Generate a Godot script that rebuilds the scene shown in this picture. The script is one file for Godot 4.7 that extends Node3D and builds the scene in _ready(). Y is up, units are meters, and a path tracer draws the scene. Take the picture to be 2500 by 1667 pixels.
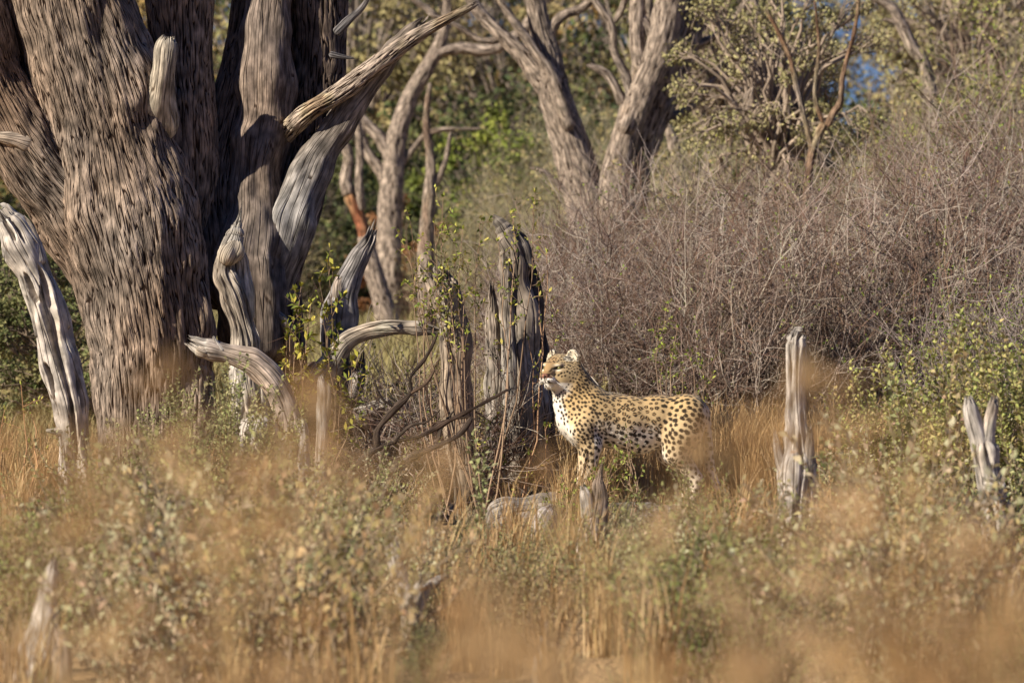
extends Node3D
# A leopard beside dead stumps under a many-stemmed leadwood, dry bushveld. Units are metres, y up; the camera looks along -z.

const F := 18720.0            # focal length in pixels of a 2500 pixel wide picture
const EYE := Vector3(0.0, 1.5, 0.0)
const PITCH := 0.01499887     # radians downwards
var cam_basis := Basis(Vector3.RIGHT, -PITCH)
var used_names := {}
var nz := FastNoiseLite.new()
var M := {}

# ------------------------------------------------------------------ helpers
class Mb:
	var v := PackedVector3Array()
	var n := PackedVector3Array()
	var c := PackedColorArray()
	var uv := PackedVector2Array()
	var idx := PackedInt32Array()
	var flat_normals := true

	func leaf(pos: Vector3, dir: Vector3, up: Vector3, length: float, width: float, col: Color, fold := 0.15) -> void:
		var side := dir.cross(up).normalized()
		var nn := side.cross(dir).normalized()
		var k := v.size()
		var mid := pos + dir * length * 0.48
		v.append(pos)
		v.append(mid + side * width * 0.5 + nn * width * fold)
		v.append(pos + dir * length - nn * length * 0.08)
		v.append(mid - side * width * 0.5 + nn * width * fold)
		for i in 4:
			n.append(nn)
			c.append(col)
		idx.append(k); idx.append(k + 2); idx.append(k + 1)
		idx.append(k); idx.append(k + 3); idx.append(k + 2)

	func twig(p: PackedVector3Array, r0: float, r1: float, col: Color, sides := 3) -> void:
		var k0 := v.size()
		var m := p.size()
		var ref := Vector3(0.31, 0.2, 0.93)
		for i in m:
			var t: Vector3 = (p[mini(i + 1, m - 1)] - p[maxi(i - 1, 0)]).normalized()
			var a := t.cross(ref).normalized()
			var b := t.cross(a)
			var r := lerpf(r0, r1, float(i) / (m - 1))
			for s in sides:
				var w := TAU * s / sides
				var o := a * cos(w) + b * sin(w)
				v.append(p[i] + o * r)
				n.append(o)
				c.append(col)
		for i in m - 1:
			for s in sides:
				var q := k0 + i * sides + s
				var q2 := k0 + i * sides + (s + 1) % sides
				idx.append(q); idx.append(q + sides); idx.append(q2)
				idx.append(q2); idx.append(q + sides); idx.append(q2 + sides)

	func blade(p: PackedVector3Array, width: float, side: Vector3, col: Color) -> void:
		var k := v.size()
		var m := p.size()
		for i in m:
			var t := (p[mini(i + 1, m - 1)] - p[maxi(i - 1, 0)]).normalized()
			var nn := side.cross(t).normalized()
			var w := width * 0.5 * (1.0 - 0.85 * float(i) / (m - 1))
			v.append(p[i] - side * w)
			v.append(p[i] + side * w)
			n.append(nn); n.append(nn)
			c.append(col); c.append(col)
		for i in m - 1:
			var q := k + i * 2
			idx.append(q); idx.append(q + 2); idx.append(q + 1)
			idx.append(q + 1); idx.append(q + 2); idx.append(q + 3)

	func smooth() -> void:
		n.resize(v.size())
		n.fill(Vector3.ZERO)
		for i in range(0, idx.size(), 3):
			var a := idx[i]
			var b := idx[i + 1]
			var d := idx[i + 2]
			var q := (v[d] - v[a]).cross(v[b] - v[a])
			n[a] += q
			n[b] += q
			n[d] += q
		for i in n.size():
			n[i] = n[i].normalized()

	func mesh() -> ArrayMesh:
		var a := []
		a.resize(Mesh.ARRAY_MAX)
		a[Mesh.ARRAY_VERTEX] = v
		a[Mesh.ARRAY_NORMAL] = n
		if c.size():
			a[Mesh.ARRAY_COLOR] = c
		if uv.size():
			a[Mesh.ARRAY_TEX_UV] = uv
		a[Mesh.ARRAY_INDEX] = idx
		var m := ArrayMesh.new()
		m.add_surface_from_arrays(Mesh.PRIMITIVE_TRIANGLES, a)
		return m

func W(px: float, py: float, d: float) -> Vector3:
	return EYE + cam_basis * Vector3((px - 1250.0) / F * d, (833.5 - py) / F * d, -d)

func on_ground(px: float, d: float) -> Vector3:
	return Vector3((px - 1250.0) / F * d, 0.0, -d)

func numbered(called: String) -> String:
	if not used_names.has(called):
		used_names[called] = 0
		return called
	used_names[called] += 1
	return "%s_%03d" % [called, used_names[called]]

func tag(o: Node3D, label := "", category := "", group := "", kind := "") -> Node3D:
	if label: o.set_meta("label", label)
	if category: o.set_meta("category", category)
	if group: o.set_meta("group", group)
	if kind: o.set_meta("kind", kind)
	return o

func thing(called: String, label: String, category: String, at := Vector3.ZERO, group := "") -> Node3D:
	var o := Node3D.new()
	o.name = numbered(called)
	add_child(o)
	o.position = at
	tag(o, label, category, group)
	return o

func part(called: String, m: Mesh, mat: Material, parent: Node3D, kind := "") -> MeshInstance3D:
	var o := MeshInstance3D.new()
	o.name = called if parent != self else numbered(called)
	o.mesh = m
	o.material_override = mat
	parent.add_child(o, true)
	if kind: o.set_meta("kind", kind)
	return o

func copy_of(root: Node3D, at: Vector3, turn: float, size: float, label: String, group := "") -> Node3D:
	var r: Node3D = root.duplicate()
	r.name = numbered(String(root.name).rstrip("0123456789").trim_suffix("_"))
	add_child(r)
	r.transform = Transform3D(Basis(Vector3.UP, turn).scaled(Vector3.ONE * size), at)
	r.set_meta("label", label)
	if group: r.set_meta("group", group)
	return r

func rnd_dir(r: RandomNumberGenerator) -> Vector3:
	var z := r.randf_range(-1, 1)
	var a := r.randf() * TAU
	var q := sqrt(1 - z * z)
	return Vector3(q * cos(a), z, q * sin(a))

func new_rng(s: int) -> RandomNumberGenerator:
	var r := RandomNumberGenerator.new()
	r.seed = s
	return r

func pick(r: RandomNumberGenerator, palette: Array) -> Color:
	var c: Color = palette[r.randi() % palette.size()]
	var k := r.randf_range(0.78, 1.22)
	return Color(c.r * k, c.g * k * r.randf_range(0.95, 1.05), c.b * k)

# ------------------------------------------------------------------ textures
var bark_h := PackedByteArray()     # 512 x 512, one tile
var wood_h := PackedByteArray()

func noise_image(w: int, h: int, freq: float, s: int, cell := false, octaves := 3, warp := 0.0, stretch_to := 0) -> Image:
	var f := FastNoiseLite.new()
	f.seed = s
	f.frequency = freq
	if cell:
		f.noise_type = FastNoiseLite.TYPE_CELLULAR
		f.cellular_return_type = FastNoiseLite.RETURN_DISTANCE2_SUB
		f.cellular_distance_function = FastNoiseLite.DISTANCE_EUCLIDEAN
		f.cellular_jitter = 1.0
		f.fractal_type = FastNoiseLite.FRACTAL_NONE
	else:
		f.noise_type = FastNoiseLite.TYPE_SIMPLEX_SMOOTH
		f.fractal_octaves = octaves
	if warp > 0.0:
		f.domain_warp_enabled = true
		f.domain_warp_amplitude = warp
		f.domain_warp_frequency = freq * 0.6
		f.domain_warp_fractal_type = FastNoiseLite.DOMAIN_WARP_FRACTAL_NONE
	var im := f.get_seamless_image(w, h, false, false, 0.15, true)
	im.convert(Image.FORMAT_L8)
	if stretch_to:
		im.resize(w, stretch_to, Image.INTERPOLATE_CUBIC)
	return im

func tex(bytes: PackedByteArray, w: int, h: int, fmt: int) -> ImageTexture:
	return ImageTexture.create_from_image(Image.create_from_data(w, h, false, fmt, bytes))

func build_textures() -> void:
	var n := 512
	var plates := noise_image(n, 88, 0.024, 11, false, 2, 0.0, n).get_data()
	var plates2 := noise_image(n, 150, 0.042, 17, false, 2, 0.0, n).get_data()
	var fibre := noise_image(n, 72, 0.09, 12, false, 4, 0.0, n).get_data()
	var blotch := noise_image(n, n, 0.012, 13, false, 4).get_data()
	var grain := noise_image(n, 32, 0.11, 14, false, 3, 0.0, n).get_data()
	var cracks := noise_image(n, 48, 0.026, 15, true, 1, 8.0, n).get_data()
	bark_h.resize(n * n)
	wood_h.resize(n * n)
	var ba := PackedByteArray()
	var wa := PackedByteArray()
	ba.resize(n * n * 3)
	wa.resize(n * n * 3)
	for i in n * n:
		var p := minf(1.0, absf(plates[i] / 255.0 - 0.5) * 9.0)
		var p2 := minf(1.0, absf(plates2[i] / 255.0 - 0.5) * 8.0 + 0.25)
		var f := fibre[i] / 255.0
		var b := blotch[i] / 255.0
		var h := p * 0.56 + p2 * p * 0.28 + f * 0.16
		bark_h[i] = int(h * 255.0)
		# plates are grey to buff, the fissures between them show darker red-brown inner bark
		var k := smoothstep(0.16, 0.62, h)
		var tone := 0.80 + 0.34 * (f - 0.5) + 0.75 * (b - 0.5)
		ba[i * 3] = clampi(int(lerpf(50.0, 172.0 * tone + 22.0, k)), 0, 255)
		ba[i * 3 + 1] = clampi(int(lerpf(38.0, 157.0 * tone + 20.0, k)), 0, 255)
		ba[i * 3 + 2] = clampi(int(lerpf(31.0, 143.0 * tone + 18.0, k)), 0, 255)
		var c := minf(1.0, cracks[i] / 255.0 * 12.0)
		var g := grain[i] / 255.0
		var w := c * 0.78 + g * 0.22
		wood_h[i] = int(w * 255.0)
		var t2 := 0.82 + 0.24 * (g - 0.5) + 0.8 * (b - 0.5)
		var kw := smoothstep(0.08, 0.55, w)
		wa[i * 3] = clampi(int(lerpf(80.0, 180.0 * t2 + 20.0, kw)), 0, 255)
		wa[i * 3 + 1] = clampi(int(lerpf(70.0, 173.0 * t2 + 19.0, kw)), 0, 255)
		wa[i * 3 + 2] = clampi(int(lerpf(62.0, 165.0 * t2 + 18.0, kw)), 0, 255)
	M.bark = solid(1.0, tex(ba, n, n, Image.FORMAT_RGB8), tex(bark_h, n, n, Image.FORMAT_L8), 1.1)
	M.wood = solid(0.85, tex(wa, n, n, Image.FORMAT_RGB8), tex(wood_h, n, n, Image.FORMAT_L8), 0.8)

func solid(rough: float, albedo: Texture2D = null, height: Texture2D = null, cm := 0.0) -> StandardMaterial3D:
	var m := StandardMaterial3D.new()
	m.roughness = rough
	m.metallic_specular = 0.25
	m.vertex_color_use_as_albedo = true
	m.albedo_texture = albedo
	if height:
		m.heightmap_enabled = true
		m.heightmap_texture = height
		m.heightmap_scale = cm
	return m

func leaf_material(through: float) -> StandardMaterial3D:
	var m := solid(0.75)
	m.cull_mode = BaseMaterial3D.CULL_DISABLED
	m.backlight_enabled = true
	m.backlight = Color(through, through, through)
	return m

func tap(h: PackedByteArray, u: float, v: float) -> float:
	var x := fposmod(u, 1.0) * 512.0
	var y := fposmod(v, 1.0) * 512.0
	var x0 := int(x) & 511
	var y0 := int(y) & 511
	var x1 := (x0 + 1) & 511
	var y1 := (y0 + 1) & 511
	var fx := x - floorf(x)
	var fy := y - floorf(y)
	return (lerpf(h[y0 * 512 + x0], h[y0 * 512 + x1], fx) * (1 - fy) + lerpf(h[y1 * 512 + x0], h[y1 * 512 + x1], fx) * fy) / 255.0

# ------------------------------------------------------------------ limbs, trunks and dead wood
# path: [x, y, nearer, radius] in picture pixels at depth d (nearer in metres); o: options
func limb(path: Array, d: float, o := {}) -> ArrayMesh:
	var mb := Mb.new()
	var wood: bool = o.get("wood", false)
	var rough: float = o.get("lump", 0.10)
	var amp: float = o.get("amp", 0.006 if wood else 0.017) * (0.6 if wood else 1.0)
	var step: float = o.get("step", 0.018)
	var jag: float = o.get("jag", 0.0)
	var tint: Color = o.get("tint", Color(1, 1, 1))
	var twist: float = o.get("twist", 0.0)
	var hollow: float = o.get("hollow", 0.0)
	var hmap := wood_h if wood else bark_h
	var sd: float = path[0][0] * 0.37 + path[0][1] * 0.11
	# control points in metres
	var cp: Array[Vector4] = []
	for q in path:
		var w := W(q[0], q[1], d)
		cp.append(Vector4(w.x, w.y, w.z + q[2], q[3] / F * d))
	var pts := PackedVector3Array()
	var rad := PackedFloat32Array()
	for i in cp.size() - 1:
		var a := cp[maxi(i - 1, 0)]
		var b := cp[i]
		var c := cp[i + 1]
		var e := cp[mini(i + 2, cp.size() - 1)]
		var length := Vector3(c.x - b.x, c.y - b.y, c.z - b.z).length()
		var m := maxi(2, int(length / step))
		for j in m:
			var t := float(j) / m
			var q := 0.5 * (2.0 * b + (c - a) * t + (2.0 * a - 5.0 * b + 4.0 * c - e) * t * t + (3.0 * b - a - 3.0 * c + e) * t * t * t)
			pts.append(Vector3(q.x, q.y, q.z))
			rad.append(maxf(0.002, q.w))
	pts.append(Vector3(cp[-1].x, cp[-1].y, cp[-1].z))
	rad.append(cp[-1].w)
	var rows := pts.size()
	var most := 0.0
	for r in rad: most = maxf(most, r)
	var around := clampi(int(TAU * most / (step * 0.62)), 8, 260)
	var tile := 0.42
	var wraps := maxf(1.0, roundf(TAU * most / tile))
	var kink: float = o.get("kink", 0.12 if wood else 0.0)
	if kink > 0.0:
		var run := 0.0
		for i in range(1, rows):
			run += pts[i].distance_to(pts[i - 1])
			var kr := rad[i] * kink * minf(1.0, run * 8.0)
			var kf := 24.0 + 1.5 / maxf(rad[i], 0.02)
			pts[i] += Vector3(nz.get_noise_2d(run * kf, sd * 40.0), 0.3 * nz.get_noise_2d(run * kf, sd * 40.0 + 90.0), nz.get_noise_2d(run * kf, sd * 40.0 + 50.0)) * kr
			rad[i] *= 1.0 + kink * 1.2 * nz.get_noise_2d(run * kf * 1.3, sd * 40.0 + 130.0)
	var total := 0.0
	for i in rows - 1: total += pts[i].distance_to(pts[i + 1])
	var nrm := Vector3(0, 0, -1)
	var along := 0.0
	for i in rows:
		var t := (pts[mini(i + 1, rows - 1)] - pts[maxi(i - 1, 0)]).normalized()
		nrm = (nrm - t * nrm.dot(t)).normalized()
		var bin := t.cross(nrm)
		if i: along += pts[i].distance_to(pts[i - 1])
		var r := rad[i]
		var dome := clampf(along / (rad[0] * 0.7), 0.0, 1.0)
		if jag == 0.0: dome = minf(dome, clampf((total - along) / (rad[rows - 1] * 0.7), 0.0, 1.0))
		r *= sqrt(maxf(0.02, 1.0 - (1.0 - dome) * (1.0 - dome)))
		var last := clampf(1.0 - (rows - 1 - i) * step / maxf(jag, 0.001), 0.0, 1.0) if jag > 0.0 else 0.0
		for k in around + 1:
			var th := TAU * (k % around) / around
			var dirv := nrm * cos(th) + bin * sin(th)
			var u := wraps * k / around
			var vv := along / (tile * 2.0) + 0.13 * sd
			var p := pts[i] + dirv * r
			var q := p * 3.2 + Vector3(sd, 0, 0)
			var low := nz.get_noise_3d(q.x * 14, q.y * 9, q.z * 14)
			var mid := nz.get_noise_3d(q.x * 48 + 31, q.y * 20, q.z * 48)
			var fl := nz.get_noise_2d(th * 26.0 + sd * 50.0, along * 12.0) if rough > 0.0 else 0.0
			var h := tap(hmap, u + twist * along, vv)
			var rr := r * (1.0 + rough * (low + (0.85 if wood else 0.55) * mid + (0.18 if wood else 0.45) * fl) * (1.25 if wood else 1.0)) + amp * minf(1.0, r / 0.035) * (h - 0.6)
			if hollow > 0.0:
				var hv := nz.get_noise_2d(th * 30.0 + sd * 9.0, along * 38.0 + sd)
				rr -= hollow * r * smoothstep(0.16, 0.34, hv)
			var pull := 0.0
			if last > 0.0:
				var sp := nz.get_noise_2d(th * 70.0 + sd * 20.0, sd * 7.0)
				pull = (sp * 1.3 - 0.25) * jag * last
				rr *= 1.0 - 0.35 * last
			mb.v.append(pts[i] + dirv * maxf(rr, 0.0015) + t * pull)
			mb.uv.append(Vector2(u + twist * along, vv))
			var shade := 1.0 + 0.40 * low + 0.26 * mid
			var warm := 1.0 + 0.10 * nz.get_noise_3d(q.x * 9 + 7, q.y * 7, q.z * 9)
			mb.c.append(Color(tint.r * shade * warm, tint.g * shade, tint.b * shade / warm))
	for i in rows - 1:
		for k in around:
			var a := i * (around + 1) + k
			var b := a + around + 1
			mb.idx.append(a); mb.idx.append(b); mb.idx.append(a + 1)
			mb.idx.append(a + 1); mb.idx.append(b); mb.idx.append(b + 1)
	# close both ends with sunken caps
	for end in [0, rows - 1]:
		var inner := pts[end] + (pts[maxi(0, end - 1)] - pts[mini(end + 1, rows - 1)]).normalized() * (rad[end] * 0.6 if end and jag > 0.0 else 0.0)
		mb.v.append(inner)
		mb.uv.append(Vector2(0.5, along))
		mb.c.append(tint)
		var ce := mb.v.size() - 1
		for k in around:
			var a: int = end * (around + 1) + k
			if end:
				mb.idx.append(a); mb.idx.append(ce); mb.idx.append(a + 1)
			else:
				mb.idx.append(a); mb.idx.append(a + 1); mb.idx.append(ce)
	mb.smooth()
	# the seam's two columns share their normals
	for i in rows:
		var a := i * (around + 1)
		var q := (mb.n[a] + mb.n[a + around]).normalized()
		mb.n[a] = q
		mb.n[a + around] = q
	return mb.mesh()

# a thing made of limbs: its base lies on the ground below its first point, its parts keep world places
func limb_thing(called: String, label: String, category: String, d: float, px: float, parts: Array, group := "") -> Node3D:
	var at := on_ground(px, d)
	var o := thing(called, label, category, at, group)
	for q in parts:
		var opt: Dictionary = q[2] if q.size() > 2 else {}
		var m := part(q[0], limb(q[1], d, opt), M.wood if opt.get("wood", false) else M.bark, o)
		m.position = -at
	return o

# ------------------------------------------------------------------ the leopard
# bones: capsules between two joints with a radius at each; blobs: ellipsoids in the head's own axes
var cap_a := PackedVector3Array()
var cap_b := PackedVector3Array()
var cap_ra := PackedFloat32Array()
var cap_rb := PackedFloat32Array()
var cap_k := PackedFloat32Array()
var el_c := PackedVector3Array()
var el_r := PackedVector3Array()
var el_k := PackedFloat32Array()     # > 0 joins with that softness, < 0 cuts away
var el_tilt := PackedFloat32Array()
var head_at := Vector3.ZERO
var head_axes := Basis()             # columns: its left, up, forward
const HEAD := 1.13
const BODY_YAW := 0.17

func lp(px: float, py: float, w := 0.0) -> Vector3:
	# a joint given by where it is seen, w metres out to the animal's own left from its mid plane
	var z := -(px - 1560.0) / 468.0 * tan(BODY_YAW)
	return Vector3((px - 1530.0) / 468.0 + w * 0.02, (1258.0 - py) / 468.0, z + w * 1.12)

func bone(a: Vector3, b: Vector3, ra: float, rb: float, k := 0.03) -> void:
	cap_a.append(a)
	cap_b.append(b)
	cap_ra.append(ra)
	cap_rb.append(rb)
	cap_k.append(k)

func blob(c: Vector3, r: Vector3, k := 0.015, tilt := 0.0) -> void:
	el_c.append(c * HEAD)
	el_r.append(r * HEAD)
	el_k.append(k)
	el_tilt.append(tilt)

func skeleton() -> void:
	var pelvis := lp(1672, 1022)
	var loin := lp(1604, 1024)
	var rib := lp(1525, 1032)
	var chest := lp(1455, 1022)
	var front := lp(1413, 1014)
	bone(pelvis, loin, 0.104, 0.110, 0.04)
	bone(loin, rib, 0.110, 0.126, 0.04)
	bone(rib, chest, 0.126, 0.131, 0.04)
	bone(chest, front, 0.131, 0.112, 0.04)
	bone(lp(1460, 1042), lp(1560, 1068), 0.090, 0.082, 0.05)      # belly
	bone(lp(1560, 1068), lp(1612, 1060), 0.082, 0.075, 0.05)
	bone(lp(1402, 1030), lp(1425, 1062), 0.085, 0.08, 0.05)       # breast
	bone(front + Vector3(0.01, 0.07, 0), lp(1389, 930), 0.098, 0.084, 0.05)  # neck
	bone(lp(1448, 990), lp(1392, 918), 0.072, 0.070, 0.05)
	bone(lp(1375, 985), lp(1374, 935), 0.05, 0.055, 0.05)         # throat
	for s in [1.0, -1.0]:
		var f := 0.0 if s > 0 else -6.0
		bone(lp(1448 + f, 988, 0.055 * s), lp(1418 + f, 1052, 0.085 * s), 0.055, 0.062, 0.035)     # shoulder blade
		bone(lp(1418 + f, 1052, 0.085 * s), lp(1443 + f, 1090, 0.08 * s), 0.060, 0.052, 0.03)      # upper arm
		bone(lp(1443 + f, 1088, 0.08 * s), lp(1431 + f, 1185, 0.075 * s), 0.050, 0.033, 0.025)     # forearm
		bone(lp(1431 + f, 1185, 0.075 * s), lp(1427 + f, 1238, 0.075 * s), 0.032, 0.028, 0.02)
		bone(lp(1427 + f, 1240, 0.075 * s), lp(1408 + f, 1246, 0.075 * s), 0.030, 0.026, 0.015)    # paw
		for t in [-0.016, 0.0, 0.016]:
			bone(lp(1408 + f, 1247, 0.075 * s + t), lp(1399 + f, 1250, 0.075 * s + t * 1.3), 0.013, 0.012, 0.006)
		var h := 0.0 if s > 0 else -14.0
		bone(lp(1678 + h * 0.3, 1018, 0.045 * s), lp(1664 + h, 1062, 0.062 * s), 0.108, 0.100, 0.04)   # thigh
		bone(lp(1664 + h, 1062, 0.062 * s), lp(1650 + h, 1108, 0.07 * s), 0.098, 0.066, 0.035)
		bone(lp(1650 + h, 1108, 0.07 * s), lp(1700 + h, 1170, 0.06 * s), 0.064, 0.032, 0.03)           # shank to the hock
		bone(lp(1700 + h, 1170, 0.06 * s), lp(1688 + h, 1236, 0.06 * s), 0.030, 0.026, 0.02)
		bone(lp(1688 + h, 1240, 0.06 * s), lp(1664 + h, 1247, 0.06 * s), 0.028, 0.025, 0.015)
		for t in [-0.015, 0.0, 0.015]:
			bone(lp(1664 + h, 1248, 0.06 * s + t), lp(1655 + h, 1251, 0.06 * s + t * 1.3), 0.012, 0.011, 0.006)
	var tail := [lp(1700, 990), lp(1715, 1010), lp(1724, 1040), lp(1729, 1090), lp(1736, 1150), lp(1752, 1195), lp(1774, 1210)]
	for i in 6:
		bone(tail[i], tail[i + 1], 0.034 - i * 0.0025, 0.0315 - i * 0.0025, 0.03 if i < 2 else 0.01)
	# the head looks left of the camera with its chin a little up
	head_at = lp(1365, 908) + Vector3(0.0, 0.0, 0.0)
	var yaw := 0.61
	var up := 0.06
	var fwd := Vector3(-sin(yaw) * cos(up), sin(up), cos(yaw) * cos(up))
	var left := Vector3.UP.cross(fwd).normalized()
	head_axes = Basis(left, fwd.cross(left), fwd)
	blob(Vector3(0, 0.018, -0.012), Vector3(0.070, 0.062, 0.078), 0.03)                  # skull
	blob(Vector3(0, -0.020, 0.0), Vector3(0.066, 0.055, 0.06), 0.03)
	blob(Vector3(0, 0.005, 0.055), Vector3(0.034, 0.034, 0.045), 0.022)                # bridge
	blob(Vector3(0, -0.018, 0.082), Vector3(0.024, 0.024, 0.034), 0.016)
	blob(Vector3(0, -0.050, 0.055), Vector3(0.036, 0.030, 0.045), 0.02)                # jaw
	blob(Vector3(0, -0.070, 0.078), Vector3(0.021, 0.017, 0.024), 0.012)               # chin
	blob(Vector3(0, -0.028, 0.113), Vector3(0.016, 0.012, 0.010), 0.006)               # nose
	for s in [1.0, -1.0]:
		blob(Vector3(0.042 * s, -0.030, 0.028), Vector3(0.030, 0.040, 0.036), 0.025)   # cheek
		blob(Vector3(0.018 * s, -0.046, 0.094), Vector3(0.021, 0.019, 0.024), 0.008)   # lip pad
		blob(Vector3(0.033 * s, 0.026, 0.052), Vector3(0.020, 0.011, 0.018), 0.012)    # brow
		blob(Vector3(0.040 * s, -0.006, 0.050), Vector3(0.018, 0.012, 0.016), 0.012)   # below the eye
		blob(Vector3(0.041 * s, 0.011, 0.073), Vector3(0.012, 0.0055, 0.014), -0.006)  # eye socket
		blob(Vector3(0.062 * s, 0.060, -0.022), Vector3(0.030, 0.043, 0.017), 0.014, -0.35 * s)   # ear
		blob(Vector3(0.065 * s, 0.066, -0.007), Vector3(0.021, 0.032, 0.015), -0.006, -0.35 * s)  # its hollow

func cap_dist(i: int, p: Vector3) -> float:
	var a := cap_a[i]
	var ab := cap_b[i] - a
	var t := clampf((p - a).dot(ab) / ab.length_squared(), 0.0, 1.0)
	return p.distance_to(a + ab * t) - lerpf(cap_ra[i], cap_rb[i], t)

func field(p: Vector3, bones: PackedInt32Array, with_head: bool) -> float:
	var d := 1.0
	for i in bones:
		var e := cap_dist(i, p)
		var k := cap_k[i]
		var h := maxf(k - absf(d - e), 0.0) / k
		d = minf(d, e) - h * h * k * 0.25
	if with_head:
		var q := (p - head_at) * head_axes
		var hd := 1.0
		for i in el_c.size():
			var r := el_r[i]
			var o := q - el_c[i]
			var w := el_tilt[i]
			if w != 0.0:
				o = Vector3(o.x * cos(w) - o.y * sin(w), o.x * sin(w) + o.y * cos(w), o.z)
				o = Vector3(o.x * 0.83 - o.z * 0.55 * signf(-w), o.y, o.z * 0.83 + o.x * 0.55 * signf(-w))
			var s := o / r
			var l := s.length()
			var e := (l - 1.0) * minf(r.x, minf(r.y, r.z)) if l < 0.2 else l * (l - 1.0) / (s / r).length()
			var k := el_k[i]
			if k > 0.0:
				var h := maxf(k - absf(hd - e), 0.0) / k
				hd = minf(hd, e) - h * h * k * 0.25
			else:
				var h := maxf(-k - absf(hd + e), 0.0) / -k
				hd = maxf(hd, -e) + h * h * -k * 0.25
		var h := maxf(0.035 - absf(d - hd), 0.0) / 0.035
		d = minf(d, hd) - h * h * 0.035 * 0.25
	return d

# surface nets over blocks of 4 cells a side that the surface may cross
func surface_nets(mb: Mb, lo: Vector3, hi: Vector3, cell: float, head: bool) -> void:
	var size := (hi - lo) / (cell * 4)
	var nb := Vector3i(ceili(size.x), ceili(size.y), ceili(size.z))
	var reach := cell * 4 * 0.88
	var all := PackedInt32Array(range(cap_a.size()))
	var vert := {}
	var signs := {}
	var samples := PackedFloat32Array()
	samples.resize(125)
	for bx in nb.x:
		for by in nb.y:
			for bz in nb.z:
				var mid := lo + Vector3(bx + 0.5, by + 0.5, bz + 0.5) * cell * 4
				var near := PackedInt32Array()
				var best := 1.0
				for i in all:
					var e := cap_dist(i, mid)
					best = minf(best, e)
					if e < reach + 0.06: near.append(i)
				var hd := mid.distance_to(head_at)
				var with_head := hd < 0.19 + reach
				if best > reach + 0.03 and hd > 0.17 + reach: continue
				if not head and best > reach + 0.03 and not with_head: continue
				if absf(field(mid, near, with_head)) > reach + 0.012: continue
				var o := lo + Vector3(bx, by, bz) * cell * 4
				for x in 5:
					for y in 5:
						for z in 5:
							samples[x * 25 + y * 5 + z] = field(o + Vector3(x, y, z) * cell, near, with_head)
				for x in 4:
					for y in 4:
						for z in 4:
							var s := x * 25 + y * 5 + z
							var sum := Vector3.ZERO
							var n := 0
							for e in 12:
								var a: int = EDGE_A[e]
								var b: int = EDGE_B[e]
								var fa := samples[s + (a & 1) * 25 + (a >> 1 & 1) * 5 + (a >> 2)]
								var fb := samples[s + (b & 1) * 25 + (b >> 1 & 1) * 5 + (b >> 2)]
								if (fa < 0) != (fb < 0):
									var va := Vector3(a & 1, a >> 1 & 1, a >> 2)
									var vb := Vector3(b & 1, b >> 1 & 1, b >> 2)
									sum += va.lerp(vb, fa / (fa - fb))
									n += 1
							if n:
								var at := o + (Vector3(x, y, z) + sum / n) * cell
								var key := Vector3i(bx * 4 + x, by * 4 + y, bz * 4 + z)
								vert[key] = mb.v.size()
								mb.v.append(at)
								signs[key] = int(samples[s] < 0) | int(samples[s + 25] < 0) << 1 | int(samples[s + 5] < 0) << 2 | int(samples[s + 1] < 0) << 3
	for key: Vector3i in vert:
		var sg: int = signs[key]
		for axis in 3:
			var inside := sg & 1
			if inside == (sg >> (axis + 1) & 1): continue
			var u := Vector3i.ZERO
			var w := Vector3i.ZERO
			u[(axis + 1) % 3] = 1
			w[(axis + 2) % 3] = 1
			if not (vert.has(key - u) and vert.has(key - w) and vert.has(key - u - w)): continue
			var a: int = vert[key]
			var b: int = vert[key - u]
			var c: int = vert[key - u - w]
			var d: int = vert[key - w]
			if inside:
				mb.idx.append_array(PackedInt32Array([a, c, b, a, d, c]))
			else:
				mb.idx.append_array(PackedInt32Array([a, b, c, a, c, d]))

const EDGE_A := [0, 2, 4, 6, 0, 1, 4, 5, 0, 1, 2, 3]
const EDGE_B := [1, 3, 5, 7, 2, 3, 6, 7, 4, 5, 6, 7]

func halved(mb: Mb) -> Mb:
	# every triangle becomes four; the new points are pushed out along the mean normal to stay round
	var out := Mb.new()
	out.v = mb.v.duplicate()
	var mids := {}
	for i in range(0, mb.idx.size(), 3):
		var k := [mb.idx[i], mb.idx[i + 1], mb.idx[i + 2]]
		var e := [0, 0, 0]
		for j in 3:
			var a: int = k[j]
			var b: int = k[(j + 1) % 3]
			var key := Vector2i(mini(a, b), maxi(a, b))
			if not mids.has(key):
				mids[key] = out.v.size()
				var bow := (mb.n[b] - mb.n[a]).dot(mb.v[b] - mb.v[a]) * 0.125
				out.v.append((mb.v[a] + mb.v[b]) * 0.5 + (mb.n[a] + mb.n[b]).normalized() * bow)
			e[j] = mids[key]
		out.idx.append_array(PackedInt32Array([k[0], e[0], e[2], e[0], k[1], e[1], e[2], e[1], k[2], e[0], e[1], e[2]]))
	out.smooth()
	return out

func wob(p: Vector3, k: float) -> float:
	return nz.get_noise_3d(p.x * k, p.y * k, p.z * k)

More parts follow.
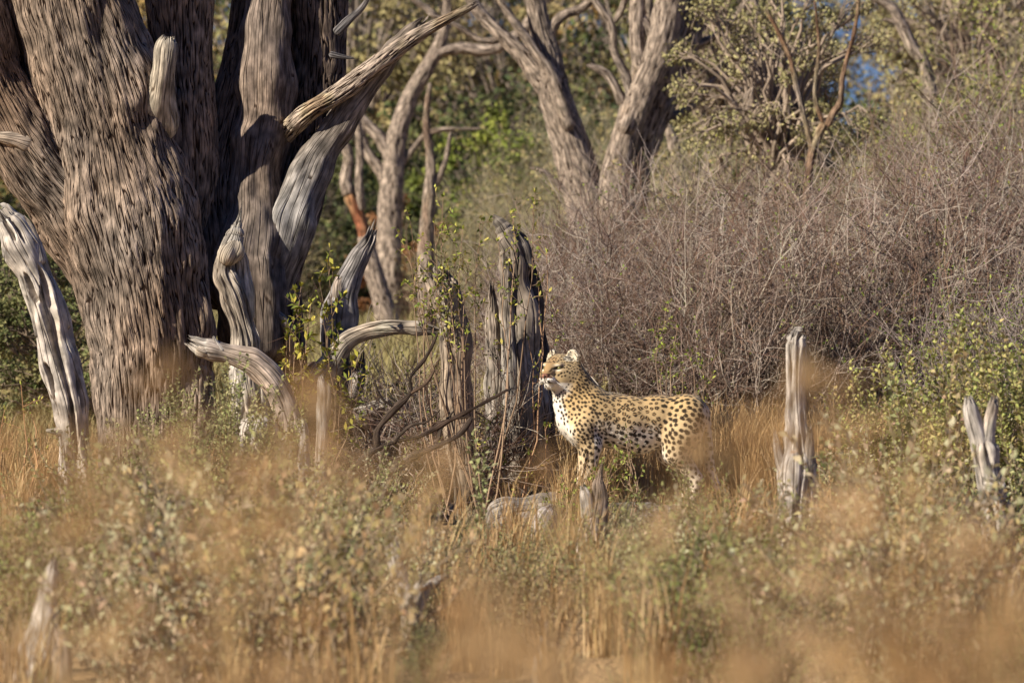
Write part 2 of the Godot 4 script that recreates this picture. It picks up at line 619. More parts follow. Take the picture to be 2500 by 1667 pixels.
func coat(mb: Mb) -> void:
	var r := new_rng(77)
	var n := mb.v.size()
	var left_out := Vector3(sin(BODY_YAW), 0, cos(BODY_YAW))
	# spot centres by dart throwing
	var darts := {}
	var g := 0.05
	var cell := 0.02
	var grid := {}
	var at_ := PackedVector3Array()
	var size_ := PackedFloat32Array()
	var ring_ := PackedByteArray()
	var lean_ := PackedVector3Array()
	var turn_ := PackedFloat32Array()
	mb.c.resize(n)
	for trial in 60000:
		var i := r.randi() % n
		var p := mb.v[i]
		var nn := mb.n[i]
		var q := (p - head_at) * head_axes / HEAD
		var hd := q.length()
		var px := p.x * 468.0 + 1530.0
		var py := 1258.0 - p.y * 468.0
		var gap := 0.029
		var size := 0.0088
		var ring := false
		var face := hd < 0.125 and px < 1412.0
		if face:
			if q.z > 0.045 and q.y < 0.035 and q.z + q.y * 0.4 > 0.055 and (absf(q.x) < 0.030 or q.y > -0.012): continue       # plain face
			if q.y < -0.028 and q.z > 0.035: continue
			if q.y > 0.055 and q.z < 0.02 and absf(q.x) > 0.03: continue                # ears
			gap = 0.0125 if q.y > 0.012 else 0.0150
			size = 0.0041 if q.y > 0.012 else 0.0050
		elif py < 985.0 and px < 1440.0:
			gap = 0.0165
			size = 0.0066
		elif px < 1470.0 and py < 1085.0:
			gap = 0.0185
			size = 0.0073
			if nn.x < -0.55 and nn.z < 0.75: gap = 0.038
		elif py > 1085.0 and (px > 1590.0 or px < 1475.0):
			gap = 0.0275 if py < 1130.0 else 0.024
			size = 0.0106 if py < 1130.0 else 0.0084
		elif px > 1712.0 and py > 1000.0:
			gap = 0.034
			size = 0.0105
		elif px > 1615.0:
			gap = 0.0262
			size = 0.0108
		elif py < 1068.0:
			ring = py > 980.0 and py < 1058.0
			gap = 0.0262 if ring else 0.0228
			size = 0.0112 if ring else 0.0094
		else:
			gap = 0.029
			size = 0.0105
		gap *= r.randf_range(0.92, 1.06)
		var key := Vector3i((p / g).floor())
		var ok := true
		for x in [-1, 0, 1]:
			for y in [-1, 0, 1]:
				for z in [-1, 0, 1]:
					for other: Vector3 in darts.get(key + Vector3i(x, y, z), []):
						if p.distance_squared_to(other) < gap * gap:
							ok = false
		if not ok: continue
		if not darts.has(key): darts[key] = []
		darts[key].append(p)
		var lo := Vector3i(((p - Vector3.ONE * 0.019) / cell).floor())
		var hi := Vector3i(((p + Vector3.ONE * 0.019) / cell).floor())
		for x in range(lo.x, hi.x + 1):
			for y in range(lo.y, hi.y + 1):
				for z in range(lo.z, hi.z + 1):
					var k := Vector3i(x, y, z)
					if not grid.has(k): grid[k] = PackedInt32Array()
					grid[k].append(at_.size())
		at_.append(p)
		size_.append(size * r.randf_range(0.85, 1.2))
		ring_.append(int(ring))
		lean_.append(Vector3(0.7, 0.5, 0.3).normalized() if face else Vector3(-0.6, 0.75, 0.3).normalized() if px < 1480.0 else Vector3(-0.75, 0.6, 0.4).normalized())
		turn_.append(r.randf() * TAU)
	var dark := Color(0.020, 0.014, 0.010)
	for i in n:
		var p := mb.v[i]
		var nn := mb.n[i]
		var q := (p - head_at) * head_axes / HEAD
		var hd := q.length()
		var px := p.x * 468.0 + 1530.0
		var py := 1258.0 - p.y * 468.0
		var on_head := hd < 0.14 and px < 1412.0 and q.z > -0.10
		# ground colour: ochre above, buff on the flanks, white below, on the breast and down the inside of the legs
		var belly_line := 1043.0 + 14.0 * wob(p, 300.0) if px > 1450.0 else 1068.0
		var white := smoothstep(belly_line - 22.0, belly_line + 26.0, py) * 0.9 if px > 1450.0 and px < 1612.0 else 0.0
		if px <= 1450.0:
			var edge := minf(1372.0 + maxf(0.0, py - 985.0) * 0.36, 1404.0) + 8.0 * wob(p, 400.0)
			white = smoothstep(edge + 12.0, edge - 14.0, px) * smoothstep(946.0, 962.0, py)
			white = maxf(white, smoothstep(1080.0, 1190.0, py) * 0.5)
		if px >= 1595.0 and py > 1040.0:
			var front_edge := 1612.0 + maxf(0.0, py - 1090.0) * 0.36
			white = maxf(white * 0.9, smoothstep(front_edge + 14.0, front_edge - 6.0, px + 4.0 * wob(p, 500.0)) * smoothstep(1062.0, 1100.0, py))
			white = maxf(white, smoothstep(1080.0, 1180.0, py) * 0.6)
		if nn.dot(left_out) < -0.1 and py > 1075.0: white = 0.9
		var up := clampf((1068.0 - py) / 95.0, 0.0, 1.0)
		var base := Color(0.62, 0.475, 0.28).lerp(Color(0.48, 0.33, 0.155), up)
		var pale := 0.5 + 0.5 * wob(p, 900.0)
		base = base.lerp(Color(0.78, 0.735, 0.655), white * (0.93 + 0.07 * pale))
		base = base * (0.93 + 0.12 * pale + 0.10 * wob(p, 60.0))
		if px > 1715.0 and nn.x > 0.2: base = base.lerp(Color(0.75, 0.70, 0.6), 0.4)
		var ink := 0.0
		var heart := 0.0
		if on_head:
			# plain nose bridge, white lips, chin and patches round the eyes
			base = Color(0.38, 0.28, 0.155).lerp(base, smoothstep(0.095, 0.135, hd))
			var bridge := smoothstep(0.030, 0.016, absf(q.x)) * smoothstep(0.03, 0.05, q.z) * smoothstep(-0.036, -0.022, q.y)
			base = base.lerp(Color(0.33, 0.215, 0.105), bridge)
			var lips := smoothstep(0.072, 0.086, q.z) * smoothstep(-0.030, -0.038, q.y)
			lips = maxf(lips, smoothstep(-0.052, -0.062, q.y) * smoothstep(0.01, 0.05, q.z))
			base = base.lerp(Color(0.80, 0.76, 0.68), lips)
			var ex := absf(q.x) - 0.040
			var ey := q.y - 0.011
			var below := 0.8 * exp(-(ex * ex / 0.00016 + pow(ey + 0.0105, 2) / 0.000022)) * smoothstep(0.02, 0.04, q.z)
			var above := 0.75 * exp(-(pow(ex + 0.002, 2) / 0.00016 + pow(ey - 0.012, 2) / 0.00002)) * smoothstep(0.02, 0.04, q.z)
			base = base.lerp(Color(0.80, 0.74, 0.62), minf(1.0, maxf(below, above)))
			# dark rims of the eyes, a tear line towards the nose, the mouth and its dots
			if q.z > 0.025:
				ink = maxf(ink, smoothstep(1.25, 0.9, sqrt(pow(ex / 0.017, 2) + pow((ey - ex * 0.25) / 0.0075, 2))))
				ink = maxf(ink, 0.9 * smoothstep(0.0052, 0.003, absf(absf(q.x) - 0.023 - (ey + 0.002) * 0.35)) * smoothstep(-0.026, -0.016, ey) * smoothstep(0.004, -0.002, ey))
			if q.z > 0.10 and q.y > -0.0385 and q.y < -0.0165:
				base = Color(0.30, 0.14, 0.10)
				ink = maxf(ink, smoothstep(0.009, 0.014, absf(q.x)) * 0.8)
				ink = maxf(ink, smoothstep(-0.024, -0.019, q.y) * 0.7)
			if q.z > 0.085 and q.y < -0.036 and q.y > -0.062:
				ink = maxf(ink, smoothstep(0.0038, 0.002, absf(q.x)))
			ink = maxf(ink, 0.8 * smoothstep(0.0030, 0.0012, absf(q.y + 0.0635 - 0.12 * absf(q.x))) * smoothstep(0.06, 0.075, q.z))
			if q.z > 0.075 and absf(q.x) > 0.014 and q.y < -0.034 and q.y > -0.058:
				var row := fposmod(q.y + 0.034, 0.0075)
				ink = maxf(ink, 0.45 * smoothstep(0.0018, 0.0008, absf(row - 0.0037)) * smoothstep(0.1, -0.1, sin(q.z * 700.0 + q.y * 300.0) - 0.4))
			# ears: pale hairy hollow with dark streaks, black back
			if q.y > 0.045 and absf(q.x) > 0.036 and q.z < 0.03:
				var fw := nn.dot(head_axes.z) * 0.85 + nn.dot(head_axes.x) * signf(q.x) * 0.5
				base = Color(0.60, 0.53, 0.40) if fw > 0.05 else Color(0.10, 0.08, 0.06)
				ink = 0.9 * smoothstep(0.15, 0.45, wob(Vector3(q.x, q.y * 2.6 + q.x * 2.0, q.z) , 900.0)) if fw > 0.05 else 0.6
				if fw > 0.05 and q.y > 0.088: base = Color(0.70, 0.62, 0.48)
		var mine: PackedInt32Array = grid.get(Vector3i((p / cell).floor()), PackedInt32Array())
		if mine.size():
			var ragged := 1.0 + 0.22 * wob(p, 1700.0) + 0.25 * wob(p, 700.0)
			for k in mine:
				var o := p - at_[k]
				var ll := o.length_squared()
				if ll > 0.0005: continue
				var al := o.dot(lean_[k])
				var l := sqrt(maxf(0.0, ll - al * al * (0.15 if ring_[k] else 0.42)))
				var rr := size_[k] * ragged
				var soft := 0.0016
				if ring_[k]:
					var broken := 0.5 + 0.5 * sin(atan2(o.y, o.x) * 2.0 + turn_[k])
					var hole := rr * (0.26 if broken > 0.06 else 0.8)
					heart = maxf(heart, smoothstep(rr * 0.9, rr * 0.6, l))
					ink = maxf(ink, smoothstep(rr + soft, rr - soft, l) * smoothstep(hole - soft, hole + soft, l))
				else:
					ink = maxf(ink, smoothstep(rr + soft, rr - soft, l))
		base = base.lerp(Color(0.36, 0.17, 0.05), heart * 0.4)
		mb.c[i] = base.lerp(dark, clampf(ink, 0.0, 1.0) * 0.97)
		mb.c[i].a = 1.0

func build_leopard() -> void:
	skeleton()
	var d := 40.0
	var at := Vector3((1530.0 - 1250.0) / F * d, 0.0, -d)
	var o := thing("leopard", "spotted leopard standing side-on beside the stump, head turned into the sun", "leopard", at)
	var body := Mb.new()
	surface_nets(body, Vector3(-0.55, -0.02, -0.55), Vector3(0.60, 0.88, 0.55), 0.0085, false)
	var kept := PackedInt32Array()
	for i in range(0, body.idx.size(), 3):      # the head's own finer mesh takes over
		if body.v[body.idx[i]].distance_to(head_at + Vector3(-0.01, 0.0, 0.01)) > 0.132:
			kept.append(body.idx[i])
			kept.append(body.idx[i + 1])
			kept.append(body.idx[i + 2])
	body.idx = kept
	body.smooth()
	var fine := halved(body)
	var head := Mb.new()
	surface_nets(head, head_at - Vector3.ONE * 0.165, head_at + Vector3.ONE * 0.165, 0.0034, true)
	var first := fine.v.size()
	fine.v.append_array(head.v)
	for i in range(0, head.idx.size(), 3):
		if head.v[head.idx[i]].distance_to(head_at + Vector3(-0.01, 0.0, 0.01)) < 0.140:
			fine.idx.append(first + head.idx[i])
			fine.idx.append(first + head.idx[i + 1])
			fine.idx.append(first + head.idx[i + 2])
	fine.smooth()
	coat(fine)
	var fur := solid(0.8)
	fur.rim_enabled = true
	fur.rim = 0.25
	fur.rim_tint = 0.7
	part("body", fine.mesh(), fur, o)
	# short hair that lies back over the coat, longer under the belly and behind the legs
	var hair := Mb.new()
	var hr := new_rng(9)
	for i in 24000:
		var k := hr.randi() % fine.v.size()
		var p := fine.v[k]
		var nn := fine.n[k]
		if nn.z < -0.35: continue
		var q := (p - head_at) * head_axes / HEAD
		if q.length() < 0.11 and q.z > 0.03: continue
		var py := 1258.0 - p.y * 468.0
		var back := Vector3(0.85, -0.35, -0.2) if py < 1100.0 else Vector3(0.2, -1.0, 0)
		back = (back - nn * back.dot(nn)).normalized()
		var dirv := (back + nn * hr.randf_range(0.25, 0.6) + rnd_dir(hr) * 0.25).normalized()
		var long_ := hr.randf_range(0.007, 0.012) * (1.7 if nn.y < -0.4 and py < 1120.0 else 1.0)
		hair.leaf(p - nn * 0.001, dirv, nn, long_, 0.0016, fine.c[k] * hr.randf_range(0.85, 1.15), 0.0)
	part("coat_hair", hair.mesh(), M.stem, o, "stuff")
	var iris := StandardMaterial3D.new()
	iris.albedo_color = Color(0.42, 0.40, 0.22)
	iris.roughness = 0.15
	for s in [1.0, -1.0]:
		var e := SphereMesh.new()
		e.radius = 0.011
		e.height = 0.022
		var eye := part("eye", e, iris, o)
		eye.position = head_at + head_axes * Vector3(0.039 * s, 0.011, 0.055) * HEAD
	M.whisker = solid(0.4)
	var r := new_rng(5)
	for s in [1.0, -1.0]:
		for i in 8:
			var a := head_at + head_axes * Vector3(0.030 * s, -0.042 - 0.0035 * (i % 4), 0.092 - 0.004 * (i / 4)) * HEAD
			var w := (head_axes * Vector3(s * r.randf_range(0.7, 1.0), -0.22 - r.randf() * 0.45, -0.35 - r.randf() * 0.4)).normalized()
			var reach := r.randf_range(0.085, 0.11)
			var p := PackedVector3Array()
			for j in 6:
				var t := j / 5.0
				p.append(a + w * t * reach + Vector3(0, -0.02 * t * t, 0))
			var wk := Mb.new()
			wk.twig(p, 0.0008, 0.0003, Color(0.85, 0.83, 0.78))
			part("whisker", wk.mesh(), M.whisker, o)

# ------------------------------------------------------------------ the big tree and the dead wood round it
const TREE_D := 41.2

func build_big_tree() -> void:
	var grey := Color(0.86, 0.84, 0.84)
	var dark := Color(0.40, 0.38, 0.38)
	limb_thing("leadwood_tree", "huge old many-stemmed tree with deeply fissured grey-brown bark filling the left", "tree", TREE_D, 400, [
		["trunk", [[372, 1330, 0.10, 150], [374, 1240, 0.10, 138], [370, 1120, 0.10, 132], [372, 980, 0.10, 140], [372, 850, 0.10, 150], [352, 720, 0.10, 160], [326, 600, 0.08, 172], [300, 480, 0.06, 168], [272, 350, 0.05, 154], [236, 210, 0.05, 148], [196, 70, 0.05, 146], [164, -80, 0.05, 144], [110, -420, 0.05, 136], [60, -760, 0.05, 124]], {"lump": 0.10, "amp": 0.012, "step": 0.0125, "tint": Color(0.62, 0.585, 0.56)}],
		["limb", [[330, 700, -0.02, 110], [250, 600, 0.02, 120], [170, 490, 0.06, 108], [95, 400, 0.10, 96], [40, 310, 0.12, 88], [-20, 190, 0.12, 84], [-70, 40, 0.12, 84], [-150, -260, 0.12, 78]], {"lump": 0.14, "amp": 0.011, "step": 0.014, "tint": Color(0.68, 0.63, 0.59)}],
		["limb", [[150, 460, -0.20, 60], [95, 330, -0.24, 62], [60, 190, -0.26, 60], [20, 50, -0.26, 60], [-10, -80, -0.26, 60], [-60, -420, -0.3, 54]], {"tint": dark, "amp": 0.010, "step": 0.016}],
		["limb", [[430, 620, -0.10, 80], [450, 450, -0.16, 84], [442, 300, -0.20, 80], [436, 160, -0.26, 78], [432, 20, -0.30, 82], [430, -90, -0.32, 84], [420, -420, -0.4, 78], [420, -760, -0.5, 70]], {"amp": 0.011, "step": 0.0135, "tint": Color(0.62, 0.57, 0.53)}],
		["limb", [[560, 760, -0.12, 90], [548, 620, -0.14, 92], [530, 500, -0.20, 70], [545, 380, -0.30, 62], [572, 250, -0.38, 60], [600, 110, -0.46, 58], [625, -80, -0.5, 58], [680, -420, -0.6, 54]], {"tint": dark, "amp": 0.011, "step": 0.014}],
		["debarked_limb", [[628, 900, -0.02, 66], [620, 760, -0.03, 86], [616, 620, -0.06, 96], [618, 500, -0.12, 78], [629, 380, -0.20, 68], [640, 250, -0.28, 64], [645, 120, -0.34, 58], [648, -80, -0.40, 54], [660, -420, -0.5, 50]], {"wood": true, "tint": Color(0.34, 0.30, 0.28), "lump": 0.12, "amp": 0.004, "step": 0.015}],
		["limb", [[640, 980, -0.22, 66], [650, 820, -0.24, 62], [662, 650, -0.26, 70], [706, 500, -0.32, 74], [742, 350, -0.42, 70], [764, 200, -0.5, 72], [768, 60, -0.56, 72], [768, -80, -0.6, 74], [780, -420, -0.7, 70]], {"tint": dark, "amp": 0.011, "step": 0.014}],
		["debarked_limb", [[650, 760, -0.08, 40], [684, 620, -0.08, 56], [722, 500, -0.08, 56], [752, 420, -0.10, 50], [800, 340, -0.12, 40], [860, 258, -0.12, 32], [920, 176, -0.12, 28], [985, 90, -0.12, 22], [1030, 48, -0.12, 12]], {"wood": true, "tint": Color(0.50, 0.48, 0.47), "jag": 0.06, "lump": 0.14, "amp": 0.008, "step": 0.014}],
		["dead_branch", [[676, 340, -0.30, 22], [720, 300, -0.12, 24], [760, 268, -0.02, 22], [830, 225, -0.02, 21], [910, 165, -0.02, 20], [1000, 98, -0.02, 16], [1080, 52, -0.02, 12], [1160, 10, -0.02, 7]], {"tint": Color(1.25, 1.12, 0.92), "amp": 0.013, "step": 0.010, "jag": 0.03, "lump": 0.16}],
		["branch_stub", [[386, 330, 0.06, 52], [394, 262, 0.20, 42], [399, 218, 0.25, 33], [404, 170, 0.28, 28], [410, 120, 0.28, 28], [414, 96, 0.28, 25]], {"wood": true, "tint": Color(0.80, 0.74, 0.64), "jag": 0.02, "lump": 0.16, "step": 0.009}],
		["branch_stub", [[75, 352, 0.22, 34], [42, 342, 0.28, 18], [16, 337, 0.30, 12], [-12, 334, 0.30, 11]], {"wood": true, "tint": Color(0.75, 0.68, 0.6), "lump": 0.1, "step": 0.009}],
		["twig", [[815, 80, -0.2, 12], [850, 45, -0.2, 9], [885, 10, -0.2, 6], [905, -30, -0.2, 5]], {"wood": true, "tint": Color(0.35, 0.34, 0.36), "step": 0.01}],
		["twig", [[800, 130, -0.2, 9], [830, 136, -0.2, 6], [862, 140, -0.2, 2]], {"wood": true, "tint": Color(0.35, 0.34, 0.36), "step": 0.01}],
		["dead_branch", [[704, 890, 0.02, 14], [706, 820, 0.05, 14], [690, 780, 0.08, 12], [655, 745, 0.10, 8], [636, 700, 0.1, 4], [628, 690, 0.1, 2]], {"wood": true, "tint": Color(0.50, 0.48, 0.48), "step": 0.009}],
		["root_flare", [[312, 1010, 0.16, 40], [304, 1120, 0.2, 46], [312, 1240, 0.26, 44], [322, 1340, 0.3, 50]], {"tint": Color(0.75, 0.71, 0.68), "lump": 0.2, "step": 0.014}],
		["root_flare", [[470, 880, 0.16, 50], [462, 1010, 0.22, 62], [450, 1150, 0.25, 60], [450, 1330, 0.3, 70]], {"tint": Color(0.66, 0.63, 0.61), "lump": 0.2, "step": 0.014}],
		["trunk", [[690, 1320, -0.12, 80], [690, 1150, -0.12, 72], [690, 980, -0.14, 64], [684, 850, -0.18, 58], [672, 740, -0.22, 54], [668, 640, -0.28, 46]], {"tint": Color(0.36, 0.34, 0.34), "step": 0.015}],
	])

func build_dead_wood() -> void:
	var pale := Color(1.06, 1.02, 0.96)
	limb_thing("leaning_snag", "pale weathered dead trunk full of holes leaning at the far left edge", "dead trunk", 39.2, 196, [
		["trunk", [[204, 1330, 0, 46], [196, 1230, 0, 45], [182, 1100, 0, 40], [168, 985, 0, 43], [150, 880, 0, 46], [112, 760, 0, 43], [76, 650, 0, 42], [40, 575, 0, 40], [18, 545, 0, 38], [2, 515, 0, 30]], {"wood": true, "tint": pale, "step": 0.008, "jag": 0.05, "lump": 0.13, "amp": 0.010, "hollow": 0.60}],
		["splinter", [[92, 650, 0.03, 20], [86, 590, 0.03, 15], [72, 552, 0.03, 10], [62, 535, 0.03, 5]], {"wood": true, "tint": pale, "step": 0.008, "jag": 0.04}],
		["knot", [[158, 1050, 0.04, 20], [140, 1052, 0.05, 10], [112, 1050, 0.05, 4]], {"wood": true, "tint": pale, "step": 0.007}],
	])
	limb_thing("gnarled_snag", "pale gnarled dead stem with a twisted knob standing before the big trunk", "dead trunk", 40.2, 600, [
		["trunk", [[622, 1330, 0, 50], [616, 1120, 0, 46], [612, 1010, 0, 44], [606, 920, 0, 42], [596, 840, 0, 37], [584, 770, 0, 36], [566, 715, 0, 36], [545, 672, 0, 30], [548, 640, 0, 27], [562, 606, 0, 27], [572, 575, 0, 22], [580, 545, 0, 10], [586, 520, 0, 4]], {"wood": true, "tint": Color(1.0, 0.94, 0.86), "step": 0.007, "jag": 0.07, "lump": 0.16, "amp": 0.010, "hollow": 0.18, "kink": 0.12}],
		["side_stem", [[598, 790, -0.06, 26], [592, 700, -0.06, 24], [586, 640, -0.05, 18], [580, 616, -0.04, 12]], {"wood": true, "tint": pale, "step": 0.007}],
		["knob", [[552, 646, 0.03, 16], [558, 626, 0.05, 25], [568, 604, 0.045, 23], [574, 586, 0.03, 12]], {"wood": true, "tint": Color(1.0, 0.94, 0.84), "step": 0.005, "lump": 0.35, "kink": 0.15, "jag": 0.015}],
	])
	limb_thing("arched_dead_branch", "broken grey branch arching over the leafy shrub below the gnarled stem", "dead branch", 39.4, 700, [
		["branch", [[712, 1180, 0, 34], [706, 1090, 0, 33], [698, 1010, 0, 35], [676, 945, 0, 34], [628, 892, 0, 31], [575, 870, 0, 27], [525, 855, 0, 24], [490, 845, 0, 18], [474, 838, 0, 12]], {"wood": true, "tint": Color(0.80, 0.74, 0.70), "step": 0.008, "jag": 0.06, "lump": 0.16, "kink": 0.10, "amp": 0.009}],
		["knob", [[480, 850, 0.02, 12], [492, 858, 0.03, 16], [506, 862, 0.02, 10]], {"wood": true, "tint": pale, "step": 0.006, "lump": 0.35}],
		["twig", [[545, 862, 0.02, 12], [530, 842, 0.02, 7], [520, 820, 0.02, 3]], {"wood": true, "tint": pale, "step": 0.007}],
		["root_knot", [[650, 1320, 0.03, 40], [644, 1160, 0.05, 34], [634, 1060, 0.06, 38], [640, 1015, 0.05, 24]], {"wood": true, "tint": Color(1.0, 0.9, 0.84), "step": 0.008, "lump": 0.35, "hollow": 0.2}],
	])
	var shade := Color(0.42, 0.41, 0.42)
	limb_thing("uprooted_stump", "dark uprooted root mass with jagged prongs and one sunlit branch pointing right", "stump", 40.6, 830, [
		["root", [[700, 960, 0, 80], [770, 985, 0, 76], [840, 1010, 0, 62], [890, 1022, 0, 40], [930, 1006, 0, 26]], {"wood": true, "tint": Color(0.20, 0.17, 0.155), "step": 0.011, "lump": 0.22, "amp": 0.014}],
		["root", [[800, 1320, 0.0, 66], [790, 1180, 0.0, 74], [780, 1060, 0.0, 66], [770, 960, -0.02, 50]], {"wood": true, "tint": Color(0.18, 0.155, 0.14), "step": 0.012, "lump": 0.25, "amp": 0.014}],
		["root_end", [[862, 1010, 0.06, 34], [900, 1000, 0.07, 24], [930, 988, 0.07, 18], [952, 982, 0.07, 12]], {"wood": true, "tint": pale, "step": 0.008, "lump": 0.4, "jag": 0.02, "hollow": 0.2}],
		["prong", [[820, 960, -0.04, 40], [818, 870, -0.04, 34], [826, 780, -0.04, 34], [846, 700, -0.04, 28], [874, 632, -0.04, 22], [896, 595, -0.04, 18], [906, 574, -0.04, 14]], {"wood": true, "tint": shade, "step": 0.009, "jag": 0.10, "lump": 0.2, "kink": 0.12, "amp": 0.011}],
		["prong", [[836, 760, -0.02, 20], [832, 710, -0.01, 18], [836, 676, 0, 15]], {"wood": true, "tint": Color(0.5, 0.48, 0.48), "step": 0.009, "jag": 0.03, "lump": 0.2}],
		["branch", [[770, 960, 0.04, 44], [806, 900, 0.06, 36], [838, 840, 0.08, 28], [888, 810, 0.08, 23], [950, 800, 0.08, 21], [1010, 800, 0.08, 18], [1066, 808, 0.08, 11]], {"wood": true, "tint": Color(0.92, 0.87, 0.79), "step": 0.008, "jag": 0.06, "lump": 0.13, "kink": 0.10, "amp": 0.008}],
		["splinter", [[846, 980, 0.02, 36], [866, 930, 0.02, 26], [880, 900, 0.02, 16], [884, 878, 0.02, 5]], {"wood": true, "tint": Color(0.5, 0.49, 0.5), "step": 0.008, "jag": 0.08, "lump": 0.2}],
		["splinter", [[820, 950, 0.04, 14], [850, 905, 0.04, 9], [866, 876, 0.04, 3]], {"wood": true, "tint": Color(0.5, 0.49, 0.5), "step": 0.008, "jag": 0.05}],
	])
	var old := Color(0.52, 0.49, 0.455)
	limb_thing("split_stump", "tall split grey stump with a bent dark point beside the leopard's face", "stump", 40.45, 1270, [
		["trunk", [[1312, 1300, 0, 44], [1306, 1180, 0, 44], [1296, 1060, 0, 46], [1284, 930, 0, 46], [1274, 800, 0, 44], [1264, 700, 0, 42], [1254, 620, 0, 32], [1236, 570, 0, 22], [1216, 540, 0, 12], [1206, 528, 0, 5]], {"wood": true, "tint": old, "step": 0.008, "lump": 0.14, "amp": 0.016, "jag": 0.02}],
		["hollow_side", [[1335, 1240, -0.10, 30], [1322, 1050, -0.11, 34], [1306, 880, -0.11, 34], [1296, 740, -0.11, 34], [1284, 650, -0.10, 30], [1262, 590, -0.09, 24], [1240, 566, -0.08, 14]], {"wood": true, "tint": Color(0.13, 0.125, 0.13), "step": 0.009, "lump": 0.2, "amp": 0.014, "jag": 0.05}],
		["slab", [[1262, 1180, 0.06, 20], [1254, 1040, 0.07, 20], [1246, 900, 0.08, 20], [1240, 780, 0.08, 18], [1236, 690, 0.08, 14], [1240, 640, 0.07, 7]], {"wood": true, "tint": Color(0.70, 0.66, 0.61), "step": 0.007, "jag": 0.06, "lump": 0.12, "amp": 0.010}],
		["slab", [[1290, 1160, 0.10, 20], [1282, 1020, 0.10, 18], [1276, 900, 0.10, 15], [1270, 820, 0.09, 10]], {"wood": true, "tint": Color(0.60, 0.57, 0.53), "step": 0.007, "jag": 0.06, "amp": 0.010}],
		["slab", [[1222, 1190, -0.02, 22], [1214, 1050, -0.02, 24], [1208, 920, -0.02, 22], [1204, 800, -0.02, 18], [1202, 722, -0.02, 9]], {"wood": true, "tint": Color(0.55, 0.52, 0.49), "step": 0.008, "jag": 0.10, "amp": 0.010}],
		["splinter", [[1292, 660, 0.0, 18], [1284, 610, 0.0, 14], [1268, 576, 0.0, 8]], {"wood": true, "tint": Color(0.34, 0.33, 0.34), "step": 0.007, "jag": 0.05}],
	])
	limb_thing("broken_stump", "upright grey-brown stump with a broken crown left of the split stump", "stump", 40.0, 1130, [
		["trunk", [[1144, 1320, 0, 34], [1136, 1200, 0, 33], [1124, 1080, 0, 35], [1116, 960, 0, 37], [1110, 850, 0, 38], [1102, 770, 0, 38], [1090, 715, 0, 36], [1080, 690, 0, 30], [1074, 668, 0, 14]], {"wood": true, "tint": Color(0.56, 0.51, 0.45), "step": 0.008, "jag": 0.09, "lump": 0.10, "amp": 0.011}],
		["splinter", [[1072, 760, 0.02, 16], [1056, 706, 0.02, 13], [1040, 672, 0.02, 8], [1030, 656, 0.02, 4]], {"wood": true, "tint": Color(0.62, 0.56, 0.5), "step": 0.007, "jag": 0.04}],
		["splinter", [[1112, 760, 0, 22], [1106, 706, 0, 13], [1098, 676, 0, 6]], {"wood": true, "tint": Color(0.66, 0.6, 0.54), "step": 0.007, "jag": 0.06}],
	])
	limb_thing("bent_dark_branch", "dark crooked fallen branch sloping up to the right before the broken stump", "dead branch", 39.3, 870, [
		["branch", [[838, 1170, 0, 9], [900, 1110, 0, 9], [960, 1080, 0, 8], [1030, 1062, 0, 7], [1110, 1020, 0, 6], [1180, 985, 0, 5], [1240, 950, 0, 4]], {"wood": true, "tint": Color(0.20, 0.16, 0.145), "step": 0.010, "kink": 0.4}],
		["branch", [[920, 1098, 0, 8], [922, 1050, 0, 8], [960, 1000, 0, 7], [1000, 960, 0, 6], [1002, 920, 0, 5], [1040, 870, 0, 5], [1068, 815, 0, 3]], {"wood": true, "tint": Color(0.22, 0.175, 0.15), "step": 0.010, "kink": 0.4}],
		["branch", [[900, 1190, 0.05, 9], [980, 1130, 0.05, 9], [1060, 1090, 0.05, 8], [1120, 1060, 0.05, 7], [1150, 1020, 0.05, 5]], {"wood": true, "tint": Color(0.21, 0.17, 0.15), "step": 0.010, "kink": 0.4}],
		["twig", [[960, 1080, 0, 5], [1000, 1040, 0, 4], [1040, 1030, 0, 3], [1075, 1000, 0.04, 2]], {"wood": true, "tint": Color(0.3, 0.24, 0.2), "step": 0.010}],
		["twig", [[1110, 1020, 0, 4], [1150, 1020, 0, 3], [1190, 1040, 0, 2]], {"wood": true, "tint": Color(0.3, 0.24, 0.2), "step": 0.010}],
		["twig", [[940, 1090, 0, 5], [930, 1130, 0.04, 4], [960, 1170, 0.08, 2]], {"wood": true, "tint": Color(0.3, 0.24, 0.2), "step": 0.010}],
		["twig", [[965, 995, 0, 4], [930, 970, 0.03, 3], [915, 930, 0.05, 2]], {"wood": true, "tint": Color(0.3, 0.24, 0.2), "step": 0.010}],
		["twig", [[1000, 960, 0, 5], [1040, 935, 0, 4], [1062, 900, 0, 2]], {"wood": true, "tint": Color(0.3, 0.24, 0.2), "step": 0.010}],
		["twig", [[1070, 1075, 0, 5], [1080, 1040, 0, 4], [1110, 1000, 0, 2]], {"wood": true, "tint": Color(0.3, 0.24, 0.2), "step": 0.010}],
	])
	var log_d := 38.9
	limb_thing("fallen_log", "smooth grey fallen log lying in the grass below the stumps", "log", log_d, 1340, [
		["trunk", [[1190, 1290, 0.05, 40], [1230, 1276, 0.04, 58], [1300, 1266, 0.02, 62], [1380, 1268, 0, 58], [1460, 1270, -0.02, 48], [1560, 1268, -0.04, 40], [1690, 1262, -0.06, 24]], {"wood": true, "tint": Color(0.50, 0.49, 0.48), "step": 0.010, "jag": 0.05, "lump": 0.08, "kink": 0.08}],
	])
	# stakes of dead wood among the shrubs in front, out of focus
	var stake := Color(1.12, 1.08, 1.04)
